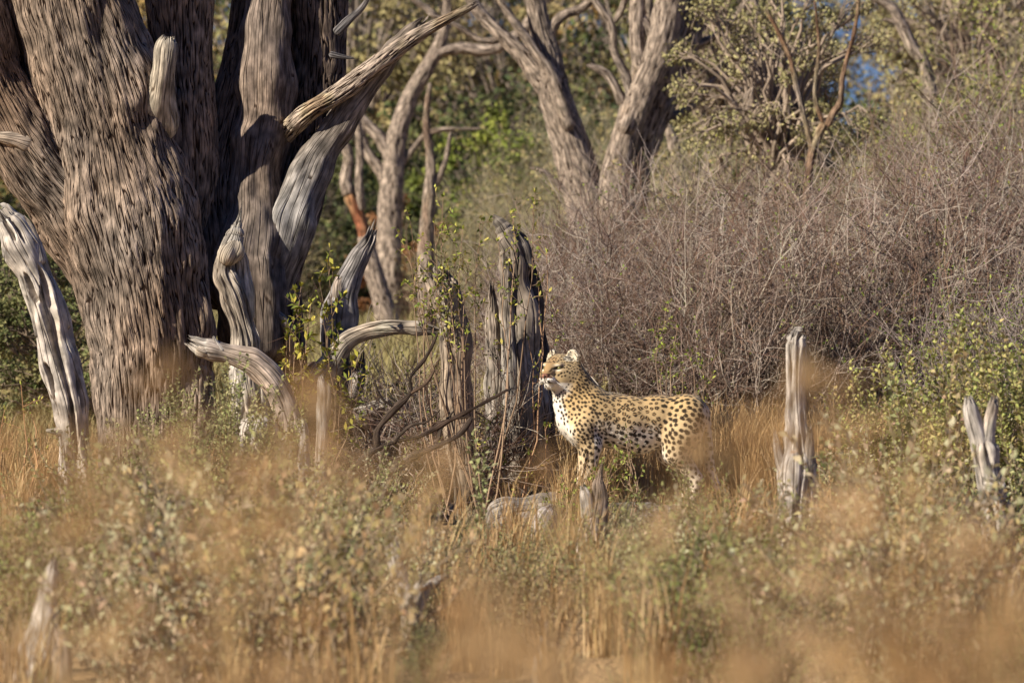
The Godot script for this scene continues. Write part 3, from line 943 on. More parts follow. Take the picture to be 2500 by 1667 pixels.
	limb_thing("dead_stake", "tall pale dead stake with a torn base right of the leopard", "dead stake", 32.5, 1950, [
		["trunk", [[1954, 1420, 0, 36], [1950, 1300, 0, 40], [1950, 1200, 0, 40], [1948, 1110, 0, 34], [1944, 1000, 0, 21], [1944, 900, 0, 22], [1948, 830, 0, 23], [1950, 820, 0, 20]], {"wood": true, "tint": stake, "step": 0.008, "jag": 0.05, "lump": 0.24, "amp": 0.012, "hollow": 0.25}],
		["prong", [[1930, 1200, 0.03, 18], [1906, 1120, 0.03, 15], [1892, 1060, 0.03, 6]], {"wood": true, "tint": stake, "step": 0.008, "jag": 0.05}],
		["prong", [[1966, 1180, 0.03, 18], [1976, 1100, 0.03, 15], [1976, 1050, 0.03, 6]], {"wood": true, "tint": Color(0.8, 0.78, 0.76), "step": 0.008, "jag": 0.05}],
		["prong", [[1962, 1010, -0.03, 14], [1968, 900, -0.03, 12], [1970, 850, -0.03, 8]], {"wood": true, "tint": Color(0.4, 0.38, 0.38), "step": 0.008, "jag": 0.04}],
	])
	limb_thing("forked_stake", "pale forked dead stake shaped like a Y at the right edge", "dead stake", 31.0, 2430, [
		["trunk", [[2470, 1520, 0, 42], [2450, 1380, 0, 42], [2436, 1260, 0, 40], [2416, 1180, 0, 38], [2402, 1110, 0, 34], [2398, 1070, 0, 32]], {"wood": true, "tint": stake, "step": 0.008, "lump": 0.26, "amp": 0.012, "hollow": 0.25}],
		["prong", [[2398, 1100, 0.0, 28], [2382, 1040, 0.0, 20], [2370, 1000, 0.0, 17], [2364, 972, 0.0, 13]], {"wood": true, "tint": stake, "step": 0.008, "jag": 0.03}],
		["prong", [[2406, 1100, 0.0, 26], [2416, 1040, 0.0, 17], [2424, 1000, 0.0, 15], [2428, 974, 0.0, 12]], {"wood": true, "tint": stake, "step": 0.008, "jag": 0.03}],
		["knot", [[2400, 1180, 0.08, 14], [2420, 1185, 0.09, 20], [2438, 1190, 0.08, 12]], {"wood": true, "tint": stake, "step": 0.007, "lump": 0.35}],
	])
	limb_thing("pointed_stake", "grey-brown pointed dead stub before the leopard's front legs", "dead stake", 33.0, 1450, [
		["trunk", [[1440, 1460, 0, 40], [1446, 1370, 0, 38], [1452, 1290, 0, 34], [1460, 1230, 0, 27], [1464, 1180, 0, 16], [1468, 1146, 0, 4]], {"wood": true, "tint": Color(0.90, 0.80, 0.74), "step": 0.008, "jag": 0.05, "lump": 0.2, "amp": 0.012}],
		["prong", [[1440, 1270, 0.02, 20], [1430, 1215, 0.02, 14], [1424, 1190, 0.02, 6]], {"wood": true, "tint": Color(0.85, 0.76, 0.7), "step": 0.008, "jag": 0.03}],
	])
	limb_thing("thin_stake", "thin pale double-pointed stake left of the uprooted stump's dark roots", "dead stake", 35.5, 786, [
		["trunk", [[776, 1240, 0, 16], [780, 1150, 0, 15], [786, 1060, 0, 15], [786, 980, 0, 13], [784, 936, 0, 10], [782, 922, 0, 8]], {"wood": true, "tint": stake, "step": 0.007, "jag": 0.02}],
		["prong", [[792, 1040, 0, 11], [800, 980, 0, 9], [800, 938, 0, 6]], {"wood": true, "tint": Color(0.9, 0.85, 0.8), "step": 0.007, "jag": 0.02}],
	])
	limb_thing("short_stake", "short pale dead stub among the shrub leaves below the arched branch", "dead stake", 35.8, 735, [
		["trunk", [[734, 1200, 0, 16], [738, 1110, 0, 15], [740, 1050, 0, 13], [734, 1022, 0, 10]], {"wood": true, "tint": stake, "step": 0.007, "jag": 0.02, "lump": 0.2}],
		["prong", [[700, 1180, 0, 22], [704, 1100, 0, 20], [708, 1045, 0, 12]], {"wood": true, "tint": Color(1.0, 0.98, 0.98), "step": 0.007, "jag": 0.05}],
	])
	limb_thing("branched_stake", "pale upright dead branch with side prongs in the middle foreground", "dead stake", 28.0, 990, [
		["trunk", [[1012, 1620, 0, 26], [1004, 1500, 0, 27], [984, 1440, 0, 24], [966, 1380, 0, 19], [958, 1340, 0, 17], [960, 1316, 0, 12]], {"wood": true, "tint": stake, "step": 0.008, "jag": 0.02, "lump": 0.14}],
		["prong", [[1006, 1500, 0.02, 18], [1018, 1450, 0.02, 15], [1024, 1408, 0.02, 6]], {"wood": true, "tint": stake, "step": 0.008, "jag": 0.03}],
		["prong", [[1012, 1500, -0.02, 16], [1040, 1440, -0.02, 12], [1070, 1416, -0.02, 9], [1092, 1408, -0.02, 4]], {"wood": true, "tint": Color(1.0, 0.95, 0.9), "step": 0.008, "jag": 0.03}],
	])
	limb_thing("slanted_stake", "pale tapering dead stake at the lower left corner", "dead stake", 25.6, 100, [
		["trunk", [[70, 1800, 0, 52], [86, 1640, 0, 44], [104, 1540, 0, 34], [116, 1460, 0, 22], [124, 1400, 0, 16], [130, 1372, 0, 8]], {"wood": true, "tint": Color(1.1, 1.04, 0.98), "step": 0.009, "jag": 0.03, "lump": 0.18}],
		["prong", [[150, 1760, 0.04, 40], [156, 1640, 0.04, 30], [150, 1570, 0.04, 24], [136, 1530, 0.04, 12]], {"wood": true, "tint": Color(0.88, 0.8, 0.74), "step": 0.009, "jag": 0.05, "lump": 0.25}],
	])
	limb_thing("low_stub", "low splintered pale stub deep in the grass at the bottom centre", "dead stake", 25.4, 1340, [
		["trunk", [[1338, 1760, 0, 44], [1336, 1660, 0, 42], [1338, 1600, 0, 38], [1342, 1562, 0, 20]], {"wood": true, "tint": Color(1.05, 1.0, 0.96), "step": 0.009, "jag": 0.09, "lump": 0.22}],
	])
	limb_thing("grey_stub", "rounded grey stub in front of the fallen log's left end", "dead stake", 36.0, 1340, [
		["trunk", [[1328, 1330, 0, 28], [1334, 1280, 0, 29], [1342, 1250, 0, 24], [1348, 1236, 0, 12]], {"wood": true, "tint": Color(0.78, 0.74, 0.74), "step": 0.009, "jag": 0.02, "lump": 0.15}],
	])

# ------------------------------------------------------------------ trees behind
func build_back_trees() -> void:
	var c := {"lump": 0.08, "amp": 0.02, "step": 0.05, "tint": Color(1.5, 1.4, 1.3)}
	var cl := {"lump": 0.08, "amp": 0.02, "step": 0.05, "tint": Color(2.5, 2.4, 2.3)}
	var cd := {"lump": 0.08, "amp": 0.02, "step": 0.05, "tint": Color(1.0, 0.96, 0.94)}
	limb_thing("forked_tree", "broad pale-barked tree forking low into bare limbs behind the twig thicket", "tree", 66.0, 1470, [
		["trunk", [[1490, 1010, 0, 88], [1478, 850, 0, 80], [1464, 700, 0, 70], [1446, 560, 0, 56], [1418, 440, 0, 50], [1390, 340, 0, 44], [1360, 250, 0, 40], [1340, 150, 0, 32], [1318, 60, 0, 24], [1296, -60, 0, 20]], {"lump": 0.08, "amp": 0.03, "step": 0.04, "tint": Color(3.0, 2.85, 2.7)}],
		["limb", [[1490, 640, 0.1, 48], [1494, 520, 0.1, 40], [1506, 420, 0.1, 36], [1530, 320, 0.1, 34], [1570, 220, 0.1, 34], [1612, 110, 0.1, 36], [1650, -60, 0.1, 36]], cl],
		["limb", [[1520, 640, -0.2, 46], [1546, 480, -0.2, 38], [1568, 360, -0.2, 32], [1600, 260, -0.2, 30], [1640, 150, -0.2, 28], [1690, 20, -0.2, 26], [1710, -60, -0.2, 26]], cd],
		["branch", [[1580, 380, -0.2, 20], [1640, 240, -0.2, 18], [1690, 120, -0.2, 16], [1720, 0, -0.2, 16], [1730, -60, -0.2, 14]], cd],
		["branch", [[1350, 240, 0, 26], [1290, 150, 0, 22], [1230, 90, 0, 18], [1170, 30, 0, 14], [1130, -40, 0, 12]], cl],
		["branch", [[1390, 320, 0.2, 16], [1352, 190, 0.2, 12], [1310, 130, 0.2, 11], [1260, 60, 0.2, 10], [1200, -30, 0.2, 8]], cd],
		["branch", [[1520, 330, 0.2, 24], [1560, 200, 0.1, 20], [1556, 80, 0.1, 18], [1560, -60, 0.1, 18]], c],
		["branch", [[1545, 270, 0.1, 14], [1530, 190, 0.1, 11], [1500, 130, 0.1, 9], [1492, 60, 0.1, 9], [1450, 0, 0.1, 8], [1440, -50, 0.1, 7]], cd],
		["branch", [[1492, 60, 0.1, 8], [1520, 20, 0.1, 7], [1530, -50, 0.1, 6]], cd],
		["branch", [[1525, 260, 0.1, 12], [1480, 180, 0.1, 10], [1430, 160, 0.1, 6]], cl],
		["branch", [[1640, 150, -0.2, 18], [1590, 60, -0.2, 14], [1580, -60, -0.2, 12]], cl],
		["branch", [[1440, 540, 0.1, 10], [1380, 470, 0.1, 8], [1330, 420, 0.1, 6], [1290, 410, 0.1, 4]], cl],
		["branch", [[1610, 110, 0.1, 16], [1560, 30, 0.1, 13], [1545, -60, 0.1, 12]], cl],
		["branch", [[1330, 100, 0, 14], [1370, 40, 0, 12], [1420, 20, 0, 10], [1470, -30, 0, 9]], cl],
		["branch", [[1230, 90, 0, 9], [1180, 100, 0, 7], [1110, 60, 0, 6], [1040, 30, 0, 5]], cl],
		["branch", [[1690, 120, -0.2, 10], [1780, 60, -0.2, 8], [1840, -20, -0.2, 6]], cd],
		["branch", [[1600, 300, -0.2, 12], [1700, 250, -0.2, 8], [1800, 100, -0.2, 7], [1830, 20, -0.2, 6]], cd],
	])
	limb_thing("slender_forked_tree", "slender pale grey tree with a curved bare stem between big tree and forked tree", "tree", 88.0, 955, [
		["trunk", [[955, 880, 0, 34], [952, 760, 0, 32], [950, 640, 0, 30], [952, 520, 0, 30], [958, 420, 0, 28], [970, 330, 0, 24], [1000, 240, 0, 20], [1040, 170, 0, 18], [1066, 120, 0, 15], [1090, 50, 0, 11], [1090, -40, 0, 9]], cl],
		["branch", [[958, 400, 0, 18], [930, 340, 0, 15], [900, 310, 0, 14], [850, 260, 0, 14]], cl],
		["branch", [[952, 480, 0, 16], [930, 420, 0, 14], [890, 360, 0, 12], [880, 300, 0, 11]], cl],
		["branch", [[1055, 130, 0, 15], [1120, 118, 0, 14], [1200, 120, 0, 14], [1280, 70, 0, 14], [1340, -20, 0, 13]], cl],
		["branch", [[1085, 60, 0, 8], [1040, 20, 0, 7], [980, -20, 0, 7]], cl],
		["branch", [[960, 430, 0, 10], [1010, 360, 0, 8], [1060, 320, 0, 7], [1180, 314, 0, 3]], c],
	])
	limb_thing("red_stemmed_tree", "thin crooked tree with a rust-red stem patch right of the big trunk", "tree", 80.0, 930, [
		["trunk", [[960, 880, 0, 30], [940, 760, 0, 26], [905, 640, 0, 22], [888, 570, 0, 16]], cl],
		["rusty_stem", [[892, 600, 0, 15], [882, 545, 0, 15], [862, 500, 0, 15], [850, 470, 0, 15]], {"lump": 0.08, "amp": 0.01, "step": 0.04, "tint": Color(1.7, 0.72, 0.46)}],
		["branch", [[856, 480, 0, 16], [844, 440, 0, 15], [850, 380, 0, 13], [830, 320, 0, 10], [820, 240, 0, 9]], c],
		["branch", [[880, 520, 0, 12], [876, 440, 0, 10], [878, 360, 0, 9], [870, 280, 0, 8]], cl],
	])
	limb_thing("grey_pole_tree", "straight dim grey stem standing behind the two stumps", "tree", 75.0, 1040, [
		["trunk", [[1040, 900, 0, 26], [1042, 760, 0, 22], [1040, 620, 0, 19], [1046, 500, 0, 15], [1052, 400, 0, 11], [1040, 300, 0, 8], [1050, 200, 0, 5]], {"lump": 0.08, "amp": 0.02, "step": 0.05, "tint": Color(1.1, 1.0, 0.96)}],
		["branch", [[1047, 480, 0, 8], [1085, 400, 0, 6], [1100, 320, 0, 4]], c],
	])
	limb_thing("bare_hooked_tree", "bare pale branch bending over like a hook at the upper right", "tree", 72.0, 2300, [
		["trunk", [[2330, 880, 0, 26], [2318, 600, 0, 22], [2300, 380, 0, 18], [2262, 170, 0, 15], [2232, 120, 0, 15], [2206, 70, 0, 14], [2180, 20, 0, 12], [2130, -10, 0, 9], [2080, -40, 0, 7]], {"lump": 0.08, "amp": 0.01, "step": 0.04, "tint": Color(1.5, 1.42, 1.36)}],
		["branch", [[2212, 80, 0, 7], [2180, 50, 0, 6], [2150, 50, 0, 4]], cl],
	])
	var orange := {"lump": 0.08, "amp": 0.01, "step": 0.03, "tint": Color(1.25, 0.95, 0.74)}
	limb_thing("orange_stemmed_tree", "small leafy tree with thin orange stems at the upper right of centre", "tree", 60.0, 1985, [
		["trunk", [[1965, 980, 0, 14], [1968, 600, 0, 11], [1976, 420, 0, 10], [1995, 340, 0, 10], [2015, 300, 0, 10]], orange],
		["branch", [[2020, 310, 0, 9], [2036, 275, 0, 9], [2052, 250, 0, 8], [2060, 180, 0, 6], [2090, 60, 0, 5], [2100, -40, 0, 4]], orange],
		["branch", [[1985, 370, 0, 7], [1950, 230, 0, 6], [1925, 130, 0, 6], [1870, 20, 0, 5]], orange],
		["branch", [[2010, 300, 0, 6], [1990, 230, 0, 5], [2000, 120, 0, 4], [1990, 0, 0, 3]], orange],
	])
	limb_thing("leaning_grey_tree", "thin grey stem leaning left in the thicket right of the forked tree", "tree", 64.0, 1860, [
		["trunk", [[1840, 900, 0, 22], [1862, 600, 0, 18], [1890, 420, 0, 15], [1915, 260, 0, 13], [1910, 140, 0, 12], [1860, 60, 0, 9], [1830, -40, 0, 8]], cl],
		["branch", [[1880, 480, 0, 10], [1950, 370, 0, 9], [2010, 320, 0, 6]], c],
		["branch", [[1700, 320, 0, 10], [1760, 300, 0, 10], [1830, 270, 0, 7]], cl],
	])
	limb_thing("pale_low_tree", "pale grey leaning stems tangled behind the forked tree's right limb", "tree", 70.0, 1680, [
		["trunk", [[1700, 900, 0, 24], [1690, 640, 0, 20], [1660, 450, 0, 16], [1640, 330, 0, 12], [1600, 260, 0, 8]], c],
		["branch", [[1690, 560, 0, 14], [1720, 420, 0, 12], [1740, 320, 0, 8]], cl],
		["branch", [[1760, 700, 0, 18], [1775, 560, 0, 15], [1770, 400, 0, 11], [1800, 300, 0, 6]], c],
	])

# ------------------------------------------------------------------ plants
const SAGE := [Color(0.30, 0.31, 0.15), Color(0.38, 0.38, 0.22), Color(0.22, 0.25, 0.10), Color(0.44, 0.42, 0.26), Color(0.17, 0.21, 0.08), Color(0.42, 0.34, 0.18), Color(0.33, 0.32, 0.11)]
const SAGE_PALE := [Color(0.42, 0.41, 0.27), Color(0.36, 0.36, 0.22), Color(0.46, 0.42, 0.29), Color(0.29, 0.30, 0.16), Color(0.46, 0.31, 0.23)]
const RUSSET := [Color(0.40, 0.30, 0.15), Color(0.36, 0.26, 0.12), Color(0.34, 0.32, 0.14), Color(0.46, 0.34, 0.21), Color(0.25, 0.25, 0.10), Color(0.40, 0.24, 0.15)]
const GREEN := [Color(0.17, 0.24, 0.05), Color(0.23, 0.28, 0.07), Color(0.12, 0.17, 0.04), Color(0.33, 0.33, 0.08)]
const YELLOW_GREEN := [Color(0.34, 0.36, 0.10), Color(0.28, 0.31, 0.11), Color(0.40, 0.37, 0.14), Color(0.22, 0.25, 0.09), Color(0.42, 0.30, 0.15)]
const OLIVE := [Color(0.29, 0.25, 0.12), Color(0.36, 0.31, 0.16), Color(0.21, 0.19, 0.085), Color(0.40, 0.32, 0.16)]
const DARK_GREEN := [Color(0.075, 0.095, 0.038), Color(0.11, 0.13, 0.05), Color(0.05, 0.07, 0.035), Color(0.16, 0.16, 0.06)]
const ORANGE_OLIVE := [Color(0.42, 0.27, 0.10), Color(0.34, 0.23, 0.09), Color(0.26, 0.21, 0.08), Color(0.48, 0.29, 0.10), Color(0.19, 0.18, 0.07)]
const GREY_OLIVE := [Color(0.34, 0.30, 0.20), Color(0.28, 0.26, 0.16), Color(0.40, 0.35, 0.24), Color(0.22, 0.21, 0.12)]
const STRAW := [Color(0.42, 0.285, 0.145), Color(0.36, 0.23, 0.11), Color(0.48, 0.36, 0.20), Color(0.31, 0.195, 0.09)]
const PLUME := [Color(0.44, 0.295, 0.145), Color(0.39, 0.245, 0.11), Color(0.48, 0.34, 0.18), Color(0.33, 0.20, 0.09)]
const TWIG := [Color(0.24, 0.18, 0.145), Color(0.31, 0.25, 0.21), Color(0.13, 0.085, 0.066), Color(0.42, 0.36, 0.31), Color(0.18, 0.115, 0.085)]

func curve_to(a: Vector3, b: Vector3, sag: Vector3, n: int, r: RandomNumberGenerator, jitter: float) -> PackedVector3Array:
	var p := PackedVector3Array()
	for i in n:
		var t := float(i) / (n - 1)
		var q := a.lerp(b, t) + sag * (4.0 * t * (1.0 - t))
		if i and i < n - 1: q += rnd_dir(r) * jitter
		p.append(q)
	return p

# a low shrub of upright stems set with small leaves all the way up
func leafy_shrub(o: Node3D, s: int, h: float, spread: float, stems: int, leaf: float, palette: Array, pitch := 0.0095, stem_col := Color(0.22, 0.17, 0.12)) -> void:
	var r := new_rng(s)
	var st := Mb.new()
	var fo := Mb.new()
	for i in stems:
		var a := r.randf() * TAU
		var far := sqrt(r.randf()) * spread
		var base := Vector3(cos(a), 0, sin(a)) * far * 0.45
		var tip := Vector3(cos(a) * far, h * r.randf_range(0.62, 1.0) * (1.0 - 0.28 * pow(far / spread, 2)), sin(a) * far)
		var path := curve_to(base, tip, Vector3(cos(a), 0.2, sin(a)) * -0.05, 7, r, 0.018)
		st.twig(path, 0.0045, 0.0015, stem_col * r.randf_range(0.7, 1.4))
		var length := base.distance_to(tip)
		var n := int(length * 0.85 / pitch)
		var tint := pick(r, palette)
		for j in n:
			var t := 0.15 + 0.85 * j / n
			var x := t * 6.0
			var k := mini(int(x), 5)
			var p := path[k].lerp(path[k + 1], x - k)
			var ax := (path[k + 1] - path[k]).normalized()
			var w := j * 2.4 + i
			var out := ax.cross(Vector3(cos(w), 0.1, sin(w))).normalized()
			var dirv := (out + ax * r.randf_range(0.5, 1.3) + rnd_dir(r) * 0.3).normalized()
			fo.leaf(p, dirv, (ax + rnd_dir(r) * 0.5), leaf * r.randf_range(0.6, 1.2), leaf * r.randf_range(0.40, 0.62), tint.lerp(pick(r, palette), 0.6))
	part("stems", st.mesh(), M.stem, o, "stuff")
	part("foliage", fo.mesh(), M.leaf, o, "stuff")

# a bush of bare, tangled twigs with a few green shoots
func twig_bush(o: Node3D, s: int, h: float, spread: float, stems: int, greens: int, palette: Array, green_palette: Array, leaf := 0.03) -> void:
	var r := new_rng(s)
	var st := Mb.new()
	var fo := Mb.new()
	for i in stems:
		var a := r.randf() * TAU
		var far := sqrt(r.randf()) * spread
		var base := Vector3(cos(a), 0, sin(a)) * far * 0.35
		var top := h * r.randf_range(0.45, 1.0) * (1.0 - 0.35 * pow(far / spread, 2))
		var tip := Vector3(cos(a) * far, top, sin(a) * far)
		var path := curve_to(base, tip, Vector3(cos(a) * 0.3, 0.12, sin(a) * 0.3) * r.randf_range(-0.3, 0.9), 8, r, 0.035)
		st.twig(path, r.randf_range(0.005, 0.009), 0.0016, pick(r, palette))
		var subs := 7 + r.randi() % 5
		for j in subs:
			var x := r.randf_range(1.4, 6.9)
			var k := int(x)
			var p := path[k].lerp(path[k + 1], x - k)
			var ax := (path[k + 1] - path[k]).normalized()
			var dirv := (ax * 0.7 + rnd_dir(r) + Vector3(0, 0.25, 0)).normalized()
			var q := curve_to(p, p + dirv * r.randf_range(0.22, 0.6), rnd_dir(r) * 0.05, 5, r, 0.012)
			var col := pick(r, palette)
			st.twig(q, 0.0034, 0.0012, col)
			for m in 3:
				var y := r.randf_range(0.6, 3.9)
				var k2 := int(y)
				var p2 := q[k2].lerp(q[k2 + 1], y - k2)
				var d2 := (dirv + rnd_dir(r) * 1.1).normalized()
				var q2 := curve_to(p2, p2 + d2 * r.randf_range(0.10, 0.34), rnd_dir(r) * 0.02, 4, r, 0.006)
				st.twig(q2, 0.0021, 0.0010, col)
				if greens and r.randi() % 100 < greens:
					for l in 4 + r.randi() % 4:
						var t := r.randf()
						fo.leaf(q2[0].lerp(q2[3], t), (d2 + rnd_dir(r)).normalized(), rnd_dir(r), leaf * r.randf_range(0.5, 1.1), leaf * 0.5, pick(r, green_palette))
	part("twigs", st.mesh(), M.stem, o, "stuff")
	if fo.v.size(): part("foliage", fo.mesh(), M.leaf, o, "stuff")

# a tree's crown: clumps of leaves round branch ends, with gaps between
func crown_tree(o: Node3D, s: int, h: float, bottom: float, rx: float, clumps: int, per: int, leaf: float, palette: Array, trunk_col: Color, bare := 0.25) -> void:
	var r := new_rng(s)
	var st := Mb.new()
	var fo := Mb.new()
	var fork := Vector3(r.randf_range(-0.2, 0.2), bottom + h * 0.12, 0)
	st.twig(curve_to(Vector3.ZERO, fork, Vector3(r.randf_range(-0.1, 0.1), 0, 0), 6, r, 0.03), h * 0.028, h * 0.02, trunk_col, 7)
	var mid := (h + bottom) * 0.5
	for i in clumps:
		var dirv := rnd_dir(r)
		var c := Vector3(dirv.x * rx, mid + dirv.y * (h - bottom) * 0.5, dirv.z * rx) 
		c = Vector3(0, mid, 0).lerp(c, pow(r.randf(), 0.4))
		var path := curve_to(fork, c, Vector3(0, 0.15, 0) * h * 0.4, 6, r, 0.08)
		st.twig(path, h * 0.0065, h * 0.0018, trunk_col * r.randf_range(0.8, 1.3), 4)
		var size := r.randf_range(0.25, 0.55) * rx * 0.45
		var tint := pick(r, palette)
		for j in 5:
			st.twig(PackedVector3Array([path[4], c + rnd_dir(r) * size * 0.5, c + rnd_dir(r) * size]), 0.008, 0.003, trunk_col)
		if r.randf() < bare: continue
		for j in per:
			var g := rnd_dir(r) * size * pow(r.randf(), 0.5)
			g.y *= 0.7
			fo.leaf(c + g, (rnd_dir(r) + Vector3(0, -0.3, 0)).normalized(), (Vector3.UP + rnd_dir(r) * 0.9).normalized(), leaf * r.randf_range(0.6, 1.3), leaf * 0.55, tint.lerp(pick(r, palette), 0.5))
	part("trunk", st.mesh(), M.stem, o)
	part("crown", fo.mesh(), M.leaf, o, "stuff")

# a sapling whose shoots end where the photograph shows them
func sapling(called: String, label: String, d: float, base: Array, tips: Array, leaf: float, palette: Array, stem_col: Color, per := 9, leafy_from := 0.55, s := 1) -> void:
	var r := new_rng(s)
	var at := on_ground(base[0], d)
	var o := thing(called, label, "shrub", at)
	var st := Mb.new()
	var fo := Mb.new()
	var b := W(base[0], base[1], d) - at
	b.y = minf(b.y, 0.0)
	for t in tips:
		var e := W(t[0], t[1], d) + Vector3(0, 0, t[2]) - at
		var path := curve_to(b + rnd_dir(r) * 0.03, e, Vector3(signf(e.x - b.x) * 0.06, -0.03, r.randf_range(-0.08, 0.08)), 9, r, 0.014)
		st.twig(path, 0.0060, 0.0015, stem_col * r.randf_range(0.75, 1.3), 4)
		for j in per:
			var x := lerpf(leafy_from, 1.0, (j + r.randf()) / per) * 8.0 * 0.999
			var k := int(x)
			var p := path[k].lerp(path[k + 1], x - k)
			var ax := (path[k + 1] - path[k]).normalized()
			var dirv := (ax + rnd_dir(r) * 0.9).normalized()
			var q := curve_to(p, p + dirv * r.randf_range(0.06, 0.17), rnd_dir(r) * 0.015, 5, r, 0.006)
			st.twig(q, 0.0025, 0.001, stem_col * r.randf_range(0.9, 1.5))
			for l in 7:
				var y := r.randf_range(0.8, 3.99)
				var k2 := int(y)
				fo.leaf(q[k2].lerp(q[k2 + 1], y - k2), (dirv * 0.7 + rnd_dir(r)).normalized(), (Vector3.UP + rnd_dir(r) * 0.7).normalized(), leaf * r.randf_range(0.6, 1.2), leaf * r.randf_range(0.34, 0.5), pick(r, palette))
		for l in 6:
			fo.leaf(path[8], (path[8] - path[7]).normalized() + rnd_dir(r) * 0.6, Vector3.UP + rnd_dir(r) * 0.6, leaf * r.randf_range(0.5, 0.9), leaf * 0.4, pick(r, palette))
	part("stems", st.mesh(), M.stem, o, "stuff")
	part("foliage", fo.mesh(), M.leaf, o, "stuff")

func grass_tuft(s: int, h: float, spread: float, blades: int, palette: Array, width := 0.004) -> ArrayMesh:
	var r := new_rng(s)
	var mb := Mb.new()
	for i in blades:
		var a := r.randf() * TAU
		var base := Vector3(r.randfn(0, 0.3), 0, r.randfn(0, 0.3)) * spread
		var hh := h * r.randf_range(0.45, 1.0)
		var lean := Vector3(cos(a), 0, sin(a)) * hh * r.randf_range(0.05, 0.55)
		var p := PackedVector3Array([base, base + Vector3(0, hh * 0.45, 0) + lean * 0.2, base + Vector3(0, hh * 0.8, 0) + lean * 0.6, base + Vector3(0, hh * r.randf_range(0.85, 1.02), 0) + lean * 1.1])
		mb.blade(p, width * 2.2, Vector3(-sin(a), 0, cos(a)), pick(r, palette))
	return mb.mesh()

# tall grass with feathery seed heads
func plumed_grass(s: int, h: float, spread: float, stems: int, plume: float, thick: float, palette: Array) -> ArrayMesh:
	var r := new_rng(s)
	var mb := Mb.new()
	for i in stems:
		var a := r.randf() * TAU
		var base := Vector3(r.randfn(0, 0.5), 0, r.randfn(0, 0.5)) * spread
		var hh := h * (1.0 if i == 0 else r.randf_range(0.80, 1.0))
		var lean := Vector3(cos(a), 0, sin(a)) * hh * r.randf_range(0.02, 0.14)
		if i == 0: base = -lean
		var p := PackedVector3Array()
		for j in 7:
			var t := j / 6.0
			p.append(base + Vector3(0, hh * t, 0) + lean * t * t)
		var col := pick(r, palette)
		mb.twig(p, 0.0016, 0.0006, col)
		var up := (p[6] - p[5] + lean * 0.3).normalized()
		# a panicle: side branchlets, each set with spikelets, nodding to one side
		var long_ := plume * r.randf_range(0.7, 1.3)
		for j in 22:
			var t := r.randf()
			var root := p[6] - up * long_ * (1.0 - t)
			var w := thick * r.randf_range(0.5, 1.6) * (0.4 + 1.2 * sin(PI * clampf(t * 0.8 + 0.12, 0, 1)))
			var b := r.randf() * TAU
			var out := (Vector3(cos(b), 0.5, sin(b)) + lean.normalized() * 0.5).normalized()
			for l in 4:
				var q := root + out * w * (l + r.randf()) / 4.0 + Vector3(0, -0.1 * w * l, 0)
				mb.leaf(q, (out + up + rnd_dir(r) * 0.6).normalized(), rnd_dir(r), r.randf_range(0.008, 0.017), r.randf_range(0.0015, 0.003), col * r.randf_range(0.8, 1.25))
	return mb.mesh()

func scatter(called: String, label: String, category: String, m: Mesh, mat: Material, places: Array) -> void:
	var mm := MultiMesh.new()
	mm.transform_format = MultiMesh.TRANSFORM_3D
	mm.mesh = m
	mm.instance_count = places.size()
	for i in places.size():
		mm.set_instance_transform(i, places[i])
	var o := MultiMeshInstance3D.new()
	o.name = numbered(called)
	o.multimesh = mm
	o.material_override = mat
	add_child(o)
	tag(o, label, category, "", "stuff")

func spot(x: float, z: float, turn: float, size: float, tilt := 0.0) -> Transform3D:
	return Transform3D(Basis(Vector3.UP, turn).rotated(Vector3.RIGHT, tilt).scaled(Vector3.ONE * size), Vector3(x, 0, z))

